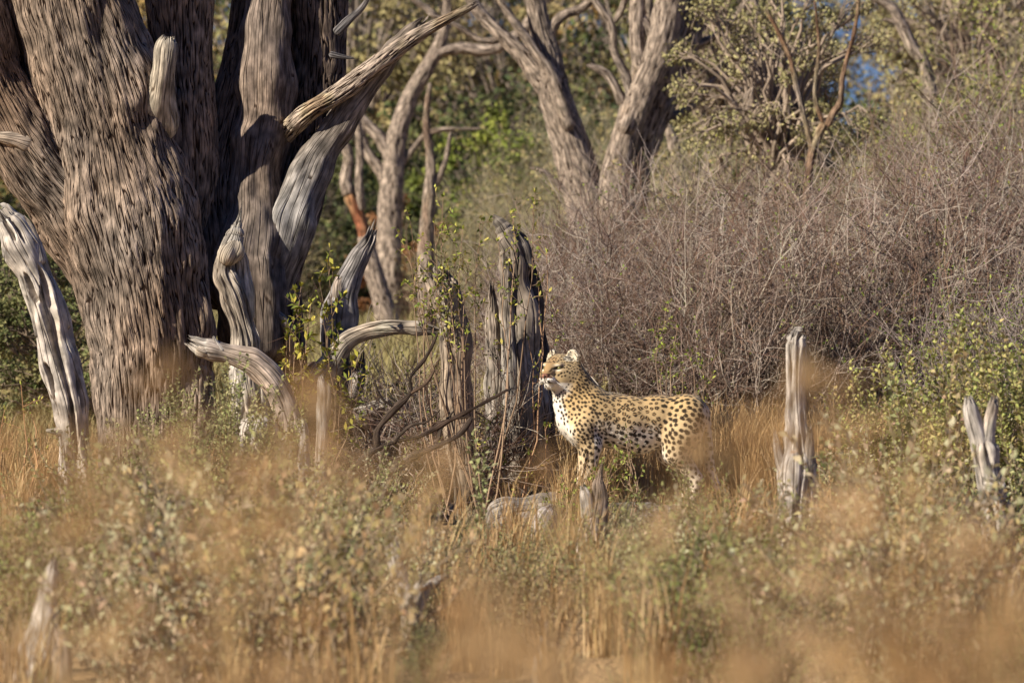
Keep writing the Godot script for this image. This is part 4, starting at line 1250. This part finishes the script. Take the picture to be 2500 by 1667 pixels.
# ------------------------------------------------------------------ the scene
func _ready() -> void:
	var cam := Camera3D.new()
	cam.name = "camera"
	cam.transform = Transform3D(cam_basis, EYE)
	var lens := CameraAttributesPhysical.new()
	lens.frustum_focal_length = 269.5
	lens.frustum_focus_distance = 40.0
	lens.frustum_near = 0.5
	lens.frustum_far = 900.0
	lens.exposure_aperture = 7.7
	cam.attributes = lens
	add_child(cam)
	cam.fov = rad_to_deg(2.0 * atan(833.5 / F))
	cam.near = 0.5
	cam.far = 900.0
	var sky := ProceduralSkyMaterial.new()
	sky.sky_top_color = Color(0.22, 0.38, 0.66)
	sky.sky_horizon_color = Color(0.50, 0.64, 0.82)
	sky.sky_curve = 0.12
	sky.ground_bottom_color = Color(0.30, 0.24, 0.17)
	sky.ground_horizon_color = Color(0.45, 0.40, 0.33)
	sky.sun_angle_max = 1.0
	sky.energy_multiplier = 1.0
	var env := Environment.new()
	env.background_mode = Environment.BG_SKY
	env.sky = Sky.new()
	env.sky.sky_material = sky
	env.tonemap_mode = Environment.TONE_MAPPER_LINEAR
	env.tonemap_exposure = 1.75
	env.background_energy_multiplier = 0.42
	env.sdfgi_enabled = true
	env.ssao_enabled = true
	env.ssil_enabled = true
	var world := WorldEnvironment.new()
	world.name = "world"
	world.environment = env
	add_child(world)
	var sun := DirectionalLight3D.new()
	sun.name = "sun"
	sun.light_color = Color(1.0, 0.95, 0.87)
	sun.light_energy = 1.5
	sun.light_angular_distance = 0.5
	sun.shadow_enabled = true
	var az := deg_to_rad(56.0)      # left of straight behind the camera
	var el := deg_to_rad(33.0)
	var to_sun := Vector3(-sin(az) * cos(el), sin(el), cos(az) * cos(el))
	sun.transform = Transform3D(Basis.looking_at(-to_sun), Vector3(0, 20, 0))
	add_child(sun)

	nz.seed = 3
	nz.frequency = 0.05
	nz.noise_type = FastNoiseLite.TYPE_SIMPLEX_SMOOTH
	nz.fractal_type = FastNoiseLite.FRACTAL_NONE
	build_textures()
	M.leaf = leaf_material(0.5)
	M.stem = solid(0.85)
	M.straw = leaf_material(0.5)
	build_ground()
	build_big_tree()
	build_back_trees()
	build_far_trees()
	build_thicket()
	build_dead_wood()
	build_leopard()
	build_saplings()
	build_foreground()
	build_grass()

func build_ground() -> void:
	var mb := Mb.new()
	var r := new_rng(4)
	var nx := 120
	var nzr := 200
	for j in nzr + 1:
		var d := -30.0 + 60.0 * j / 100.0 if j < 100 else 30.0 + 570.0 * pow((j - 100) / 100.0, 2.4)
		for i in nx + 1:
			var x := (i - nx / 2.0) / (nx / 2.0)
			x = signf(x) * pow(absf(x), 2.2) * 300.0
			var y := 0.05 * nz.get_noise_2d(x * 12.0, d * 12.0)
			mb.v.append(Vector3(x, y - 0.03, -d))
			var k := 0.5 + 0.5 * nz.get_noise_2d(x * 25.0 + 90.0, d * 25.0)
			mb.c.append(Color(0.36, 0.23, 0.115).lerp(Color(0.44, 0.31, 0.17), k))
			mb.uv.append(Vector2(x, d))
	for j in nzr:
		for i in nx:
			var a := j * (nx + 1) + i
			var b := a + nx + 1
			mb.idx.append_array(PackedInt32Array([a, b, a + 1, a + 1, b, b + 1]))
	mb.smooth()
	var soil := ImageTexture.create_from_image(noise_image(512, 512, 0.05, 41, false, 5))
	var m := solid(0.95, null, soil, 3.0)
	part("ground", mb.mesh(), m, self, "structure")

func build_far_trees() -> void:
	var r := new_rng(21)
	# kinds of crowns, one of each, then copies
	var kinds := [
		["olive_tree", "olive bushy tree of the hazy treeline behind the clearing", OLIVE, 0.22, 10],
		["dark_evergreen_tree", "dark green dense tree in the shade of the treeline", DARK_GREEN, 0.08, 20],
		["autumn_tree", "orange-brown leafed tree of the treeline", ORANGE_OLIVE, 0.15, 30],
		["grey_twiggy_tree", "grey-olive half-bare tree of the treeline", GREY_OLIVE, 0.45, 40],
	]
	var protos := []
	for k in kinds:
		for v in 2:
			var o := thing(k[0], k[1], "tree", Vector3.ZERO, "trees of the far treeline")
			crown_tree(o, k[4] + v, 7.0, 0.6, 2.5, 90, 95, 0.13, k[2], Color(0.24, 0.20, 0.165), k[3])
			protos.append([o, k[1], false])
	# rows: [distance, count, half width, height scale]; pattern picks kinds so that warm crowns stand on the left, dark ones low in the middle
	var rows := [[104.0, 7, 9.0, 0.85], [122.0, 8, 11.0, 0.95], [146.0, 9, 13.0, 1.1], [180.0, 10, 16.0, 1.25]]
	for row in rows:
		for i in row[1]:
			var u: float = (i + 0.5 + r.randf_range(-0.3, 0.3)) / row[1]
			var x: float = (u * 2.0 - 1.0) * row[2]
			var px: float = 1250.0 + x * F / row[0]
			var kind := r.randi() % 4
			if px < 1000.0: kind = [2, 2, 0, 1][r.randi() % 4]
			elif px < 1400.0: kind = [0, 3, 1, 1][r.randi() % 4]
			elif px > 1700.0: kind = [0, 0, 3, 2][r.randi() % 4]
			var big: float = row[3] * r.randf_range(0.85, 1.2)
			if px > 1960.0 and px < 2220.0: big *= 0.42
			var pr: Array = protos[kind * 2 + r.randi() % 2]
			var at := Vector3(x, 0, -row[0] + r.randf_range(-6, 6))
			if not pr[2]:
				pr[2] = true
				pr[0].transform = Transform3D(Basis(Vector3.UP, r.randf() * TAU).scaled(Vector3.ONE * big), at)
			else:
				copy_of(pr[0], at, r.randf() * TAU, big, pr[1])
	for pr in protos:
		if not pr[2]: pr[0].queue_free()
	# low bushes at the foot of the treeline: [x, distance, size, kind]
	var low := thing("green_bush", "bright green rounded bush behind the sapling's tips", "bush", on_ground(1180, 92))
	crown_tree(low, 61, 2.9, 0.1, 1.1, 60, 110, 0.08, [Color(0.20, 0.24, 0.05), Color(0.26, 0.28, 0.06), Color(0.15, 0.19, 0.05)], Color(0.2, 0.17, 0.14), 0.05)
	var shade_bush := thing("dark_bush", "dark shaded bush low in the treeline", "bush", on_ground(880, 96), "dark bushes under the treeline")
	crown_tree(shade_bush, 62, 2.6, 0.1, 1.7, 60, 110, 0.09, DARK_GREEN, Color(0.16, 0.13, 0.11), 0.05)
	for q in [[760, 92, 0.9], [990, 96, 1.2], [1120, 98, 1.0], [1260, 99, 1.1], [1450, 96, 1.0], [880, 92, 0.8], [1060, 93, 0.6], [640, 97, 1.1], [100, 95, 1.0], [1600, 97, 1.1], [1800, 98, 1.2], [2050, 95, 1.2], [2300, 97, 1.1], [2480, 94, 1.0], [-60, 92, 1.1]]:
		copy_of(shade_bush, on_ground(q[0], q[1]), r.randf() * TAU, q[2], "dark shaded bush low in the treeline")
	var rust := thing("rusty_bush", "small rust-brown bush beside the slender forked tree's foot", "bush", on_ground(1010, 90))
	crown_tree(rust, 63, 2.1, 0.1, 0.9, 36, 90, 0.08, [Color(0.34, 0.17, 0.08), Color(0.26, 0.14, 0.07)], Color(0.2, 0.14, 0.1), 0.2)
	var leftb := thing("fine_leaved_bush", "soft dark green bush behind the leaning dead trunk at the left", "bush", on_ground(120, 53))
	crown_tree(leftb, 64, 1.45, 0.05, 0.62, 70, 170, 0.035, [Color(0.13, 0.155, 0.06), Color(0.19, 0.20, 0.085), Color(0.08, 0.10, 0.04), Color(0.26, 0.25, 0.11)], Color(0.2, 0.16, 0.12), 0.08)
	copy_of(leftb, on_ground(-40, 56), 2.0, 1.15, "soft dark green bush cut by the left edge of the picture")
	copy_of(leftb, on_ground(300, 57), 4.0, 0.85, "soft green bush showing between leaning trunk and big trunk")
	var olive := thing("small_leaved_tree", "olive-yellow small-leaved crown round the orange stems", "tree", on_ground(1900, 61))
	crown_tree(olive, 65, 3.7, 1.5, 0.85, 110, 90, 0.040, [Color(0.36, 0.33, 0.16), Color(0.42, 0.38, 0.20), Color(0.30, 0.28, 0.13), Color(0.26, 0.24, 0.11)], Color(0.30, 0.24, 0.19), 0.2)
	copy_of(olive, on_ground(1760, 78), 1.3, 1.25, "olive-yellow crown filling the gap right of the forked tree")
	copy_of(olive, on_ground(2350, 82), 2.6, 1.3, "olive-yellow crown behind the hooked pale branch")
	var dark_top := thing("shaded_crown_tree", "dark brown-green crown at the upper right corner", "tree", on_ground(2530, 85))
	crown_tree(dark_top, 66, 5.2, 1.8, 1.5, 80, 80, 0.09, [Color(0.12, 0.10, 0.06), Color(0.16, 0.13, 0.07), Color(0.10, 0.10, 0.05)], Color(0.2, 0.17, 0.14), 0.3)

func build_thicket() -> void:
	var r := new_rng(31)
	var label := "dense bush of bare twigs deeper in the thicket, behind the front row of twig bushes"
	var group := "bare twig bushes of the thicket"
	var protos := []
	for v in 4:
		var o := thing("twig_bush", label, "bush", Vector3.ZERO, group)
		twig_bush(o, 300 + v, 1.75, 0.72, 75, 5, TWIG, GREEN, 0.024)
		protos.append(o)
	# [pixel x, distance, size]
	var places := [[1440, 47.5, 0.86], [1560, 46.5, 0.92], [1690, 47, 0.98], [1830, 46.2, 1.0], [1960, 47.0, 1.02], [2090, 46.6, 1.05], [2220, 47.5, 1.05], [2350, 46.8, 1.08], [2470, 47.4, 1.1],
		[1400, 51, 0.92], [1510, 50, 1.0], [1640, 51.5, 1.05], [1760, 50.5, 1.02], [1890, 51.5, 1.0], [2010, 50.4, 1.02], [2140, 51.5, 1.08], [2270, 50.8, 1.15], [2400, 51.6, 1.25], [2520, 50.6, 1.3],
		[1580, 56, 1.05], [1720, 57, 1.08], [1880, 56, 1.1], [2050, 57, 1.05], [2240, 56, 1.25], [2380, 57, 1.4], [2500, 56.4, 1.5], [1330, 57, 0.9], [1470, 58, 1.05]]
	var own := ["bare grey-brown twig bush right behind the leopard's head and neck", "bare twig bush rising straight above the leopard's back", "bare twig bush behind the leopard's rump with a bright green shoot", "bare twig bush between the leopard's tail and the tall stake", "bare twig bush directly behind the tall pale stake", "bare twig bush just right of the tall pale stake", "bare twig bush behind the slender pale-leaved shrub", "twig bush rising behind the yellow-green shrubs at the right", "tall twig bush cut by the right edge, behind the forked stake"]
	for i in places.size():
		var q: Array = places[i]
		var at := on_ground(q[0], q[1])
		if i < 4:
			protos[i].set_meta("label", own[i])
			protos[i].transform = Transform3D(Basis(Vector3.UP, r.randf() * TAU).scaled(Vector3.ONE * q[2]), at)
		else: copy_of(protos[r.randi() % 4], at, r.randf() * TAU, q[2], own[i] if i < own.size() else label, group)
	var far := thing("tangled_bush", "grey-olive tangle of thin twigs under the treeline", "bush", Vector3.ZERO, "tangled bushes before the treeline")
	twig_bush(far, 340, 2.2, 1.0, 80, 26, GREY_OLIVE, OLIVE, 0.05)
	far.transform = Transform3D(Basis().scaled(Vector3.ONE * 1.1), on_ground(1210, 88))
	for q in [[1290, 82, 1.0], [1380, 84, 1.3], [1650, 68, 1.1], [1780, 66, 1.1], [1900, 70, 1.1], [2040, 66, 1.0], [2160, 72, 1.1], [2300, 68, 1.3], [2440, 72, 1.5], [1560, 74, 1.2], [1460, 92, 1.5], [560, 90, 1.3]]:
		copy_of(far, on_ground(q[0], q[1]), r.randf() * TAU, q[2], "grey-olive tangle of thin twigs under the treeline")
	# greener bushes at the right
	var g := thing("greening_bush", "tall twiggy bush with scattered green leaves at the upper right edge", "bush", on_ground(2470, 63.0))
	twig_bush(g, 350, 3.7, 1.0, 90, 55, TWIG, [Color(0.22, 0.25, 0.07), Color(0.30, 0.30, 0.09), Color(0.16, 0.19, 0.06)], 0.05)
	copy_of(g, on_ground(2290, 66.0), 2.2, 0.86, "twiggy half-green bush left of the tallest bush at the right edge")
	var s := thing("small_green_bush", "low green-leaved twiggy bush at the right behind the foreground shrub", "bush", on_ground(2420, 41.8))
	twig_bush(s, 360, 1.38, 0.42, 48, 85, [Color(0.26, 0.21, 0.18), Color(0.34, 0.29, 0.26)], [Color(0.24, 0.30, 0.06), Color(0.31, 0.35, 0.09), Color(0.15, 0.21, 0.05)], 0.021)

func build_saplings() -> void:
	var bright := [Color(0.24, 0.28, 0.05), Color(0.34, 0.36, 0.08), Color(0.15, 0.20, 0.04), Color(0.42, 0.38, 0.10)]
	var brown := Color(0.27, 0.19, 0.13)
	sapling("stump_sapling", "slender sapling with small bright leaves growing up between the two stumps", 39.9, [1185, 1270],
		[[1082, 482, 0.05], [1306, 470, 0.02], [1060, 545, 0.1], [1005, 560, 0.1], [1000, 612, 0.12], [1130, 560, 0.05], [1180, 540, 0.02], [1252, 520, 0.0], [1145, 640, 0.08], [1215, 590, 0.1], [1110, 640, 0.1]], 0.032, bright, brown, 9, 0.62, 71)
	sapling("stump_shoot", "thin leafy shoot climbing in front of the split stump", 40.15, [1260, 1280],
		[[1335, 618, 0.05], [1315, 700, 0.05], [1290, 830, 0.1], [1240, 880, 0.1], [1330, 1040, 0.1], [1215, 1010, 0.1], [1290, 1110, 0.1]], 0.026, bright, Color(0.38, 0.24, 0.15), 4, 0.45, 72)
	sapling("crown_shoot", "leafy shoots growing from the broken stump's top", 39.9, [1085, 1240],
		[[1035, 690, 0.1], [1050, 720, 0.1], [1075, 690, 0.12], [1095, 660, 0.12], [1020, 640, 0.1]], 0.034, bright, brown, 3, 0.85, 73)
	sapling("root_shrub", "yellow-green broad-leaved shrub sprouting from the uprooted root mass", 40.2, [770, 1150],
		[[800, 640, 0.1], [735, 700, 0.05], [760, 740, 0.1], [720, 760, 0.02], [790, 780, 0.12], [860, 880, 0.15], [750, 830, 0.15], [700, 830, 0.1], [830, 930, 0.15], [780, 690, 0.05]], 0.048, [Color(0.20, 0.22, 0.04), Color(0.34, 0.33, 0.06), Color(0.13, 0.16, 0.03), Color(0.44, 0.38, 0.08)], brown, 9, 0.4, 74)
	sapling("left_sprig", "thin reddish sprig with few leaves at the left edge", 37.5, [20, 1230], [[50, 940, 0], [10, 1000, 0], [75, 1010, 0]], 0.024, bright, Color(0.42, 0.24, 0.13), 3, 0.6, 75)
	sapling("paw_plant", "small bright green plant beside the fallen log's left end", 38.3, [1410, 1330], [[1400, 1205, 0], [1420, 1220, 0], [1380, 1215, 0], [1440, 1240, 0], [1410, 1240, 0.05], [1365, 1230, 0]], 0.030, [Color(0.26, 0.33, 0.06), Color(0.36, 0.40, 0.10), Color(0.18, 0.24, 0.05)], brown, 5, 0.4, 76)
	sapling("belly_plant", "green shoots in front of the leopard's belly", 37.2, [1505, 1330], [[1530, 1085, 0], [1520, 1110, 0], [1500, 1130, 0], [1540, 1120, 0], [1480, 1150, 0], [1450, 1150, 0], [1470, 1180, 0]], 0.028, [Color(0.26, 0.30, 0.07), Color(0.34, 0.35, 0.10), Color(0.18, 0.22, 0.06)], brown, 6, 0.5, 77)
	sapling("thicket_shoot", "bright green leafy shoot in the twig thicket above the leopard's back", 44.8, [1665, 1200], [[1625, 760, 0], [1655, 800, 0], [1640, 830, 0], [1680, 860, 0], [1665, 890, 0], [1715, 890, 0], [1610, 780, 0]], 0.028, [Color(0.25, 0.32, 0.05), Color(0.34, 0.38, 0.08)], brown, 5, 0.7, 78)
	sapling("thicket_twig", "small leafy twig sticking up from the thicket at the right", 43.5, [2420, 1150], [[2310, 560, 0], [2290, 540, 0], [2360, 640, 0]], 0.022, [Color(0.14, 0.18, 0.04), Color(0.2, 0.24, 0.06)], brown, 6, 0.7, 79)
	# thin bare twigs tangled among the stumps
	var tangle := thing("stump_tangle", "tangle of fine bare twigs at the foot of the two stumps", "bush", on_ground(1090, 40.3))
	twig_bush(tangle, 370, 0.62, 0.4, 30, 10, TWIG, bright, 0.024)
	copy_of(tangle, on_ground(965, 41.0), 2.0, 1.05, "tangle of fine bare twigs under the bent dark branch")

func build_foreground() -> void:
	var r := new_rng(51)
	var kinds := [
		["sage_shrub", "low grey-green shrub among the blurred foreground shrubs", SAGE, 0.58, 0.36, 30, 0.025],
		["pale_shrub", "low pale sage shrub among the blurred foreground shrubs", SAGE_PALE, 0.52, 0.34, 26, 0.026],
		["russet_shrub", "low russet-leaved drying shrub among the blurred foreground shrubs", RUSSET, 0.54, 0.38, 26, 0.025],
		["green_shrub", "low darker green shrub among the blurred foreground shrubs", [Color(0.17, 0.20, 0.07), Color(0.23, 0.25, 0.09), Color(0.30, 0.30, 0.13), Color(0.12, 0.15, 0.055)], 0.56, 0.38, 34, 0.024],
	]
	var protos := []
	for k in kinds.size():
		for v in 2:
			var q: Array = kinds[k]
			var o := thing(q[0], q[1], "shrub", Vector3.ZERO, "low shrubs of the foreground")
			leafy_shrub(o, 500 + k * 10 + v, q[3], q[4], q[5], q[6], q[2])
			protos.append([o, q[1], false])
	var d := 23.5
	var n := 0
	while d < 38.6:
		var half := 1340.0 / F * d
		var x := -half + r.randf() * 0.3
		while x < half:
			var px := 1250.0 + x / d * F
			var top := 1235.0
			if px > 250.0 and px < 900.0: top = 1090.0
			elif px < 250.0: top = 1210.0
			elif px > 2050.0: top = 1060.0
			elif px > 1650.0: top = 1170.0
			for q in [[1010, 28.1, 1490, 230], [110, 25.8, 1640, 260], [1340, 25.5, 1660, 220], [2450, 31.0, 1490, 170], [1945, 32.5, 1260, 130], [1455, 33.0, 1280, 100], [785, 35.5, 1170, 90], [1280, 38.9, 1275, 200], [1650, 40.0, 1180, 130]]:
				if d < q[1] and absf(px - q[0]) < q[3]: top = maxf(top, q[2])
			# how tall a shrub here may be before it would hide what the photograph shows
			var room := 1.5 - (top - 552.7) / F * d + r.randf_range(-0.1, 0.05)
			var patch := nz.get_noise_2d(x * 26.0, d * 8.0 + 40.0)
			var kind := 0
			if patch > 0.42: kind = 2
			elif patch < -0.26: kind = 3
			elif r.randf() < 0.4: kind = 1
			if px > 1700.0 and r.randf() < 0.18: kind = 2
			var size := clampf(room / 0.52, 0.30, 1.4) * (r.randf_range(0.72, 1.08) if r.randf() < 0.85 else r.randf_range(1.1, 1.3))
			if r.randf() < 0.93:
				var pr: Array = protos[kind * 2 + r.randi() % 2]
				var at := Vector3(x, 0, -d + r.randf_range(-0.25, 0.25))
				if not pr[2]:
					pr[2] = true
					pr[0].transform = Transform3D(Basis(Vector3.UP, r.randf() * TAU).scaled(Vector3.ONE * size), at)
				else:
					copy_of(pr[0], at, r.randf() * TAU, size, pr[1])
				n += 1
			x += r.randf_range(0.32, 0.48)
		d += 0.64
	# the shrub nearest to each landmark is named after it
	for q in [["the pointed dead stub", 1450, 32.4], ["the tall pale stake's torn base", 1950, 31.8], ["the forked Y-shaped stake", 2430, 30.4], ["the branched pale stake", 990, 28.8], ["the slanted stake in the lower left corner", 105, 26.8], ["the fallen grey log", 1330, 37.9], ["the broken stump's foot", 1135, 38.6], ["the leaning snag's foot", 200, 37.8], ["the leopard's hind leg", 1690, 38.0], ["the thin double-pointed stake", 786, 34.6], ["the big tree's foot at the left", 380, 38.4], ["the bottom centre's splintered stub", 1340, 27.0]]:
		var goal := on_ground(q[1], q[2])
		var best: Node3D = null
		for o in get_children():
			if o is Node3D and o.get_meta("group", "") == "low shrubs of the foreground" and not String(o.get_meta("label")).begins_with("leafy"):
				if best == null or o.position.distance_to(goal) < best.position.distance_to(goal): best = o
		best.set_meta("label", "leafy low shrub growing just in front of " + q[0])
	# taller shrubs that stand out
	var a := thing("upright_shrub", "green leafy upright shrub in front of the big tree's foot", "shrub", on_ground(560, 34.6))
	leafy_shrub(a, 560, 1.04, 0.34, 44, 0.027, [Color(0.24, 0.27, 0.10), Color(0.32, 0.33, 0.15), Color(0.15, 0.18, 0.065), Color(0.40, 0.37, 0.19)], 0.0085)
	copy_of(a, on_ground(450, 35.6), 1.0, 0.92, "green leafy shrub at the left before the big tree's trunk")
	copy_of(a, on_ground(660, 35.2), 2.0, 0.82, "green leafy shrub under the arched dead branch")
	copy_of(a, on_ground(370, 35.0), 3.0, 0.72, "green leafy shrub before the big tree's left root flare")
	var b := thing("yellow_green_shrub", "tall yellow-green leafy shrub rising at the right edge", "shrub", on_ground(2450, 34.0))
	leafy_shrub(b, 570, 1.28, 0.36, 60, 0.036, YELLOW_GREEN, 0.012)
	copy_of(b, on_ground(2300, 34.8), 1.0, 0.95, "yellow-green leafy shrub left of the forked stake")
	copy_of(b, on_ground(2560, 33.0), 2.2, 1.02, "yellow-green shrub cut by the right edge of the picture")
	copy_of(b, on_ground(2140, 35.2), 3.4, 0.78, "yellow-green shrub between the tall stake and the forked stake")
	var c := thing("slender_shrub", "slender blurred shrub with pale leaves standing up right of the tall stake", "shrub", on_ground(2215, 32.5))
	leafy_shrub(c, 580, 1.22, 0.10, 5, 0.044, [Color(0.34, 0.36, 0.17), Color(0.42, 0.42, 0.22), Color(0.26, 0.29, 0.12)], 0.022)
	copy_of(c, on_ground(1170, 31.5), 2.0, 0.78, "slender pale-leaved stems blurred in front of the stumps")
	var p := thing("pink_tipped_shrub", "sprig of pinkish and yellow leaves at the right above the green shrub", "shrub", on_ground(2330, 32.0))
	leafy_shrub(p, 590, 1.30, 0.16, 8, 0.040, [Color(0.46, 0.30, 0.20), Color(0.44, 0.40, 0.17), Color(0.34, 0.33, 0.13), Color(0.5, 0.34, 0.26)], 0.024)

func build_grass() -> void:
	var r := new_rng(81)
	# dry grass between the shrubs and beyond the leopard
	for v in 3:
		var m := grass_tuft(800 + v, 0.5, 0.13, 60, STRAW, 0.0032)
		var places := []
		for i in 46:
			var d := r.randf_range(22.0, 40.0)
			var px := r.randf_range(-100.0, 2600.0)
			if d > 32.0 and px > 1380.0 and px < 1780.0: continue
			places.append(spot((px - 1250.0) / F * d, -d, r.randf() * TAU, r.randf_range(0.6, 1.15) * (0.55 if d > 36.5 else 1.0)))
		for i in 6:
			var px := r.randf_range(1340.0, 1760.0)
			var d := r.randf_range(37.4, 39.4)
			places.append(spot((px - 1250.0) / F * d, -d, r.randf() * TAU, r.randf_range(0.3, 0.5)))
		for i in 4:
			var px := r.randf_range(1365.0, 1460.0)
			var d := r.randf_range(38.4, 39.3)
			places.append(spot((px - 1250.0) / F * d, -d, r.randf() * TAU, r.randf_range(0.55, 0.8)))
		for i in 380:
			var d := r.randf_range(40.9, 46.0)
			var px := r.randf_range(1300.0, 2600.0) if r.randf() < 0.8 else r.randf_range(-100.0, 1300.0)
			places.append(spot((px - 1250.0) / F * d, -d, r.randf() * TAU, r.randf_range(0.7, 1.1) * (1.0 if px > 1300.0 else 0.75)))
		scatter("dry_grass", "dry orange-brown grass growing between shrubs and behind the leopard", "grass", m, M.straw, places)
	var pale := grass_tuft(810, 0.5, 0.2, 60, [Color(0.30, 0.26, 0.125), Color(0.25, 0.22, 0.10), Color(0.35, 0.28, 0.14)], 0.006)
	var far := []
	for i in 1500:
		var d := r.randf_range(46.0, 100.0)
		var px := r.randf_range(-150.0, 2650.0)
		far.append(spot((px - 1250.0) / F * d, -d, r.randf() * TAU, r.randf_range(0.8, 1.5) * (0.55 if px < 420.0 and d < 58.0 else 1.0)))
	scatter("field_grass", "pale yellowish grass of the clearing behind the big tree", "grass", pale, M.straw, far)
	# tall plumed grass close to the lens, far out of focus
	var plumes := []
	for v in 3:
		plumes.append(plumed_grass(820 + v, 1.0, 0.05, 3, 0.10, 0.020, PLUME))
	var near := [[], [], []]
	# [pixel x, pixel y of the plume tops, distance]
	var tops := [[440, 865, 7.6], [410, 900, 7.2], [715, 885, 7.4], [780, 930, 7.8], [835, 975, 7.2], [750, 950, 7.0], [40, 1020, 6.6], [130, 1000, 7.0], [230, 1040, 6.8], [280, 1050, 7.4], [180, 1090, 6.2], [560, 1100, 6.4], [660, 1120, 6.8],
		[1990, 865, 7.2], [1950, 900, 7.0], [2030, 910, 7.6], [1890, 980, 7.4], [1830, 1010, 7.0], [1710, 1040, 7.6], [1690, 1080, 7.2], [1340, 1110, 8.0], [2200, 1050, 7.6], [2120, 1100, 7.0], [1260, 1400, 5.6], [1200, 1400, 5.4], [1140, 1450, 5.2], [2380, 1260, 5.6], [2450, 1300, 5.2], [2300, 1360, 5.0], [2220, 1400, 5.3]]
	# [middle of a drift, its half width, highest tops, how many]
	for q in [[2330, 240, 1300, 12], [1230, 130, 1400, 8], [1750, 180, 1520, 6], [560, 260, 1540, 4], [60, 140, 1480, 3]]:
		for i in q[3]:
			tops.append([q[0] + r.randf_range(-1.0, 1.0) * q[1], r.randf_range(q[2], 1660.0), r.randf_range(4.8, 7.5)])
	for q in tops:
		var top := W(q[0], q[1], q[2])
		near[r.randi() % 3].append(spot(top.x, top.z, r.randf() * TAU, top.y))
	for v in 3:
		scatter("plumed_grass", "tall dry grass with feathery heads right before the lens, far out of focus", "grass", plumes[v], M.straw, near[v])
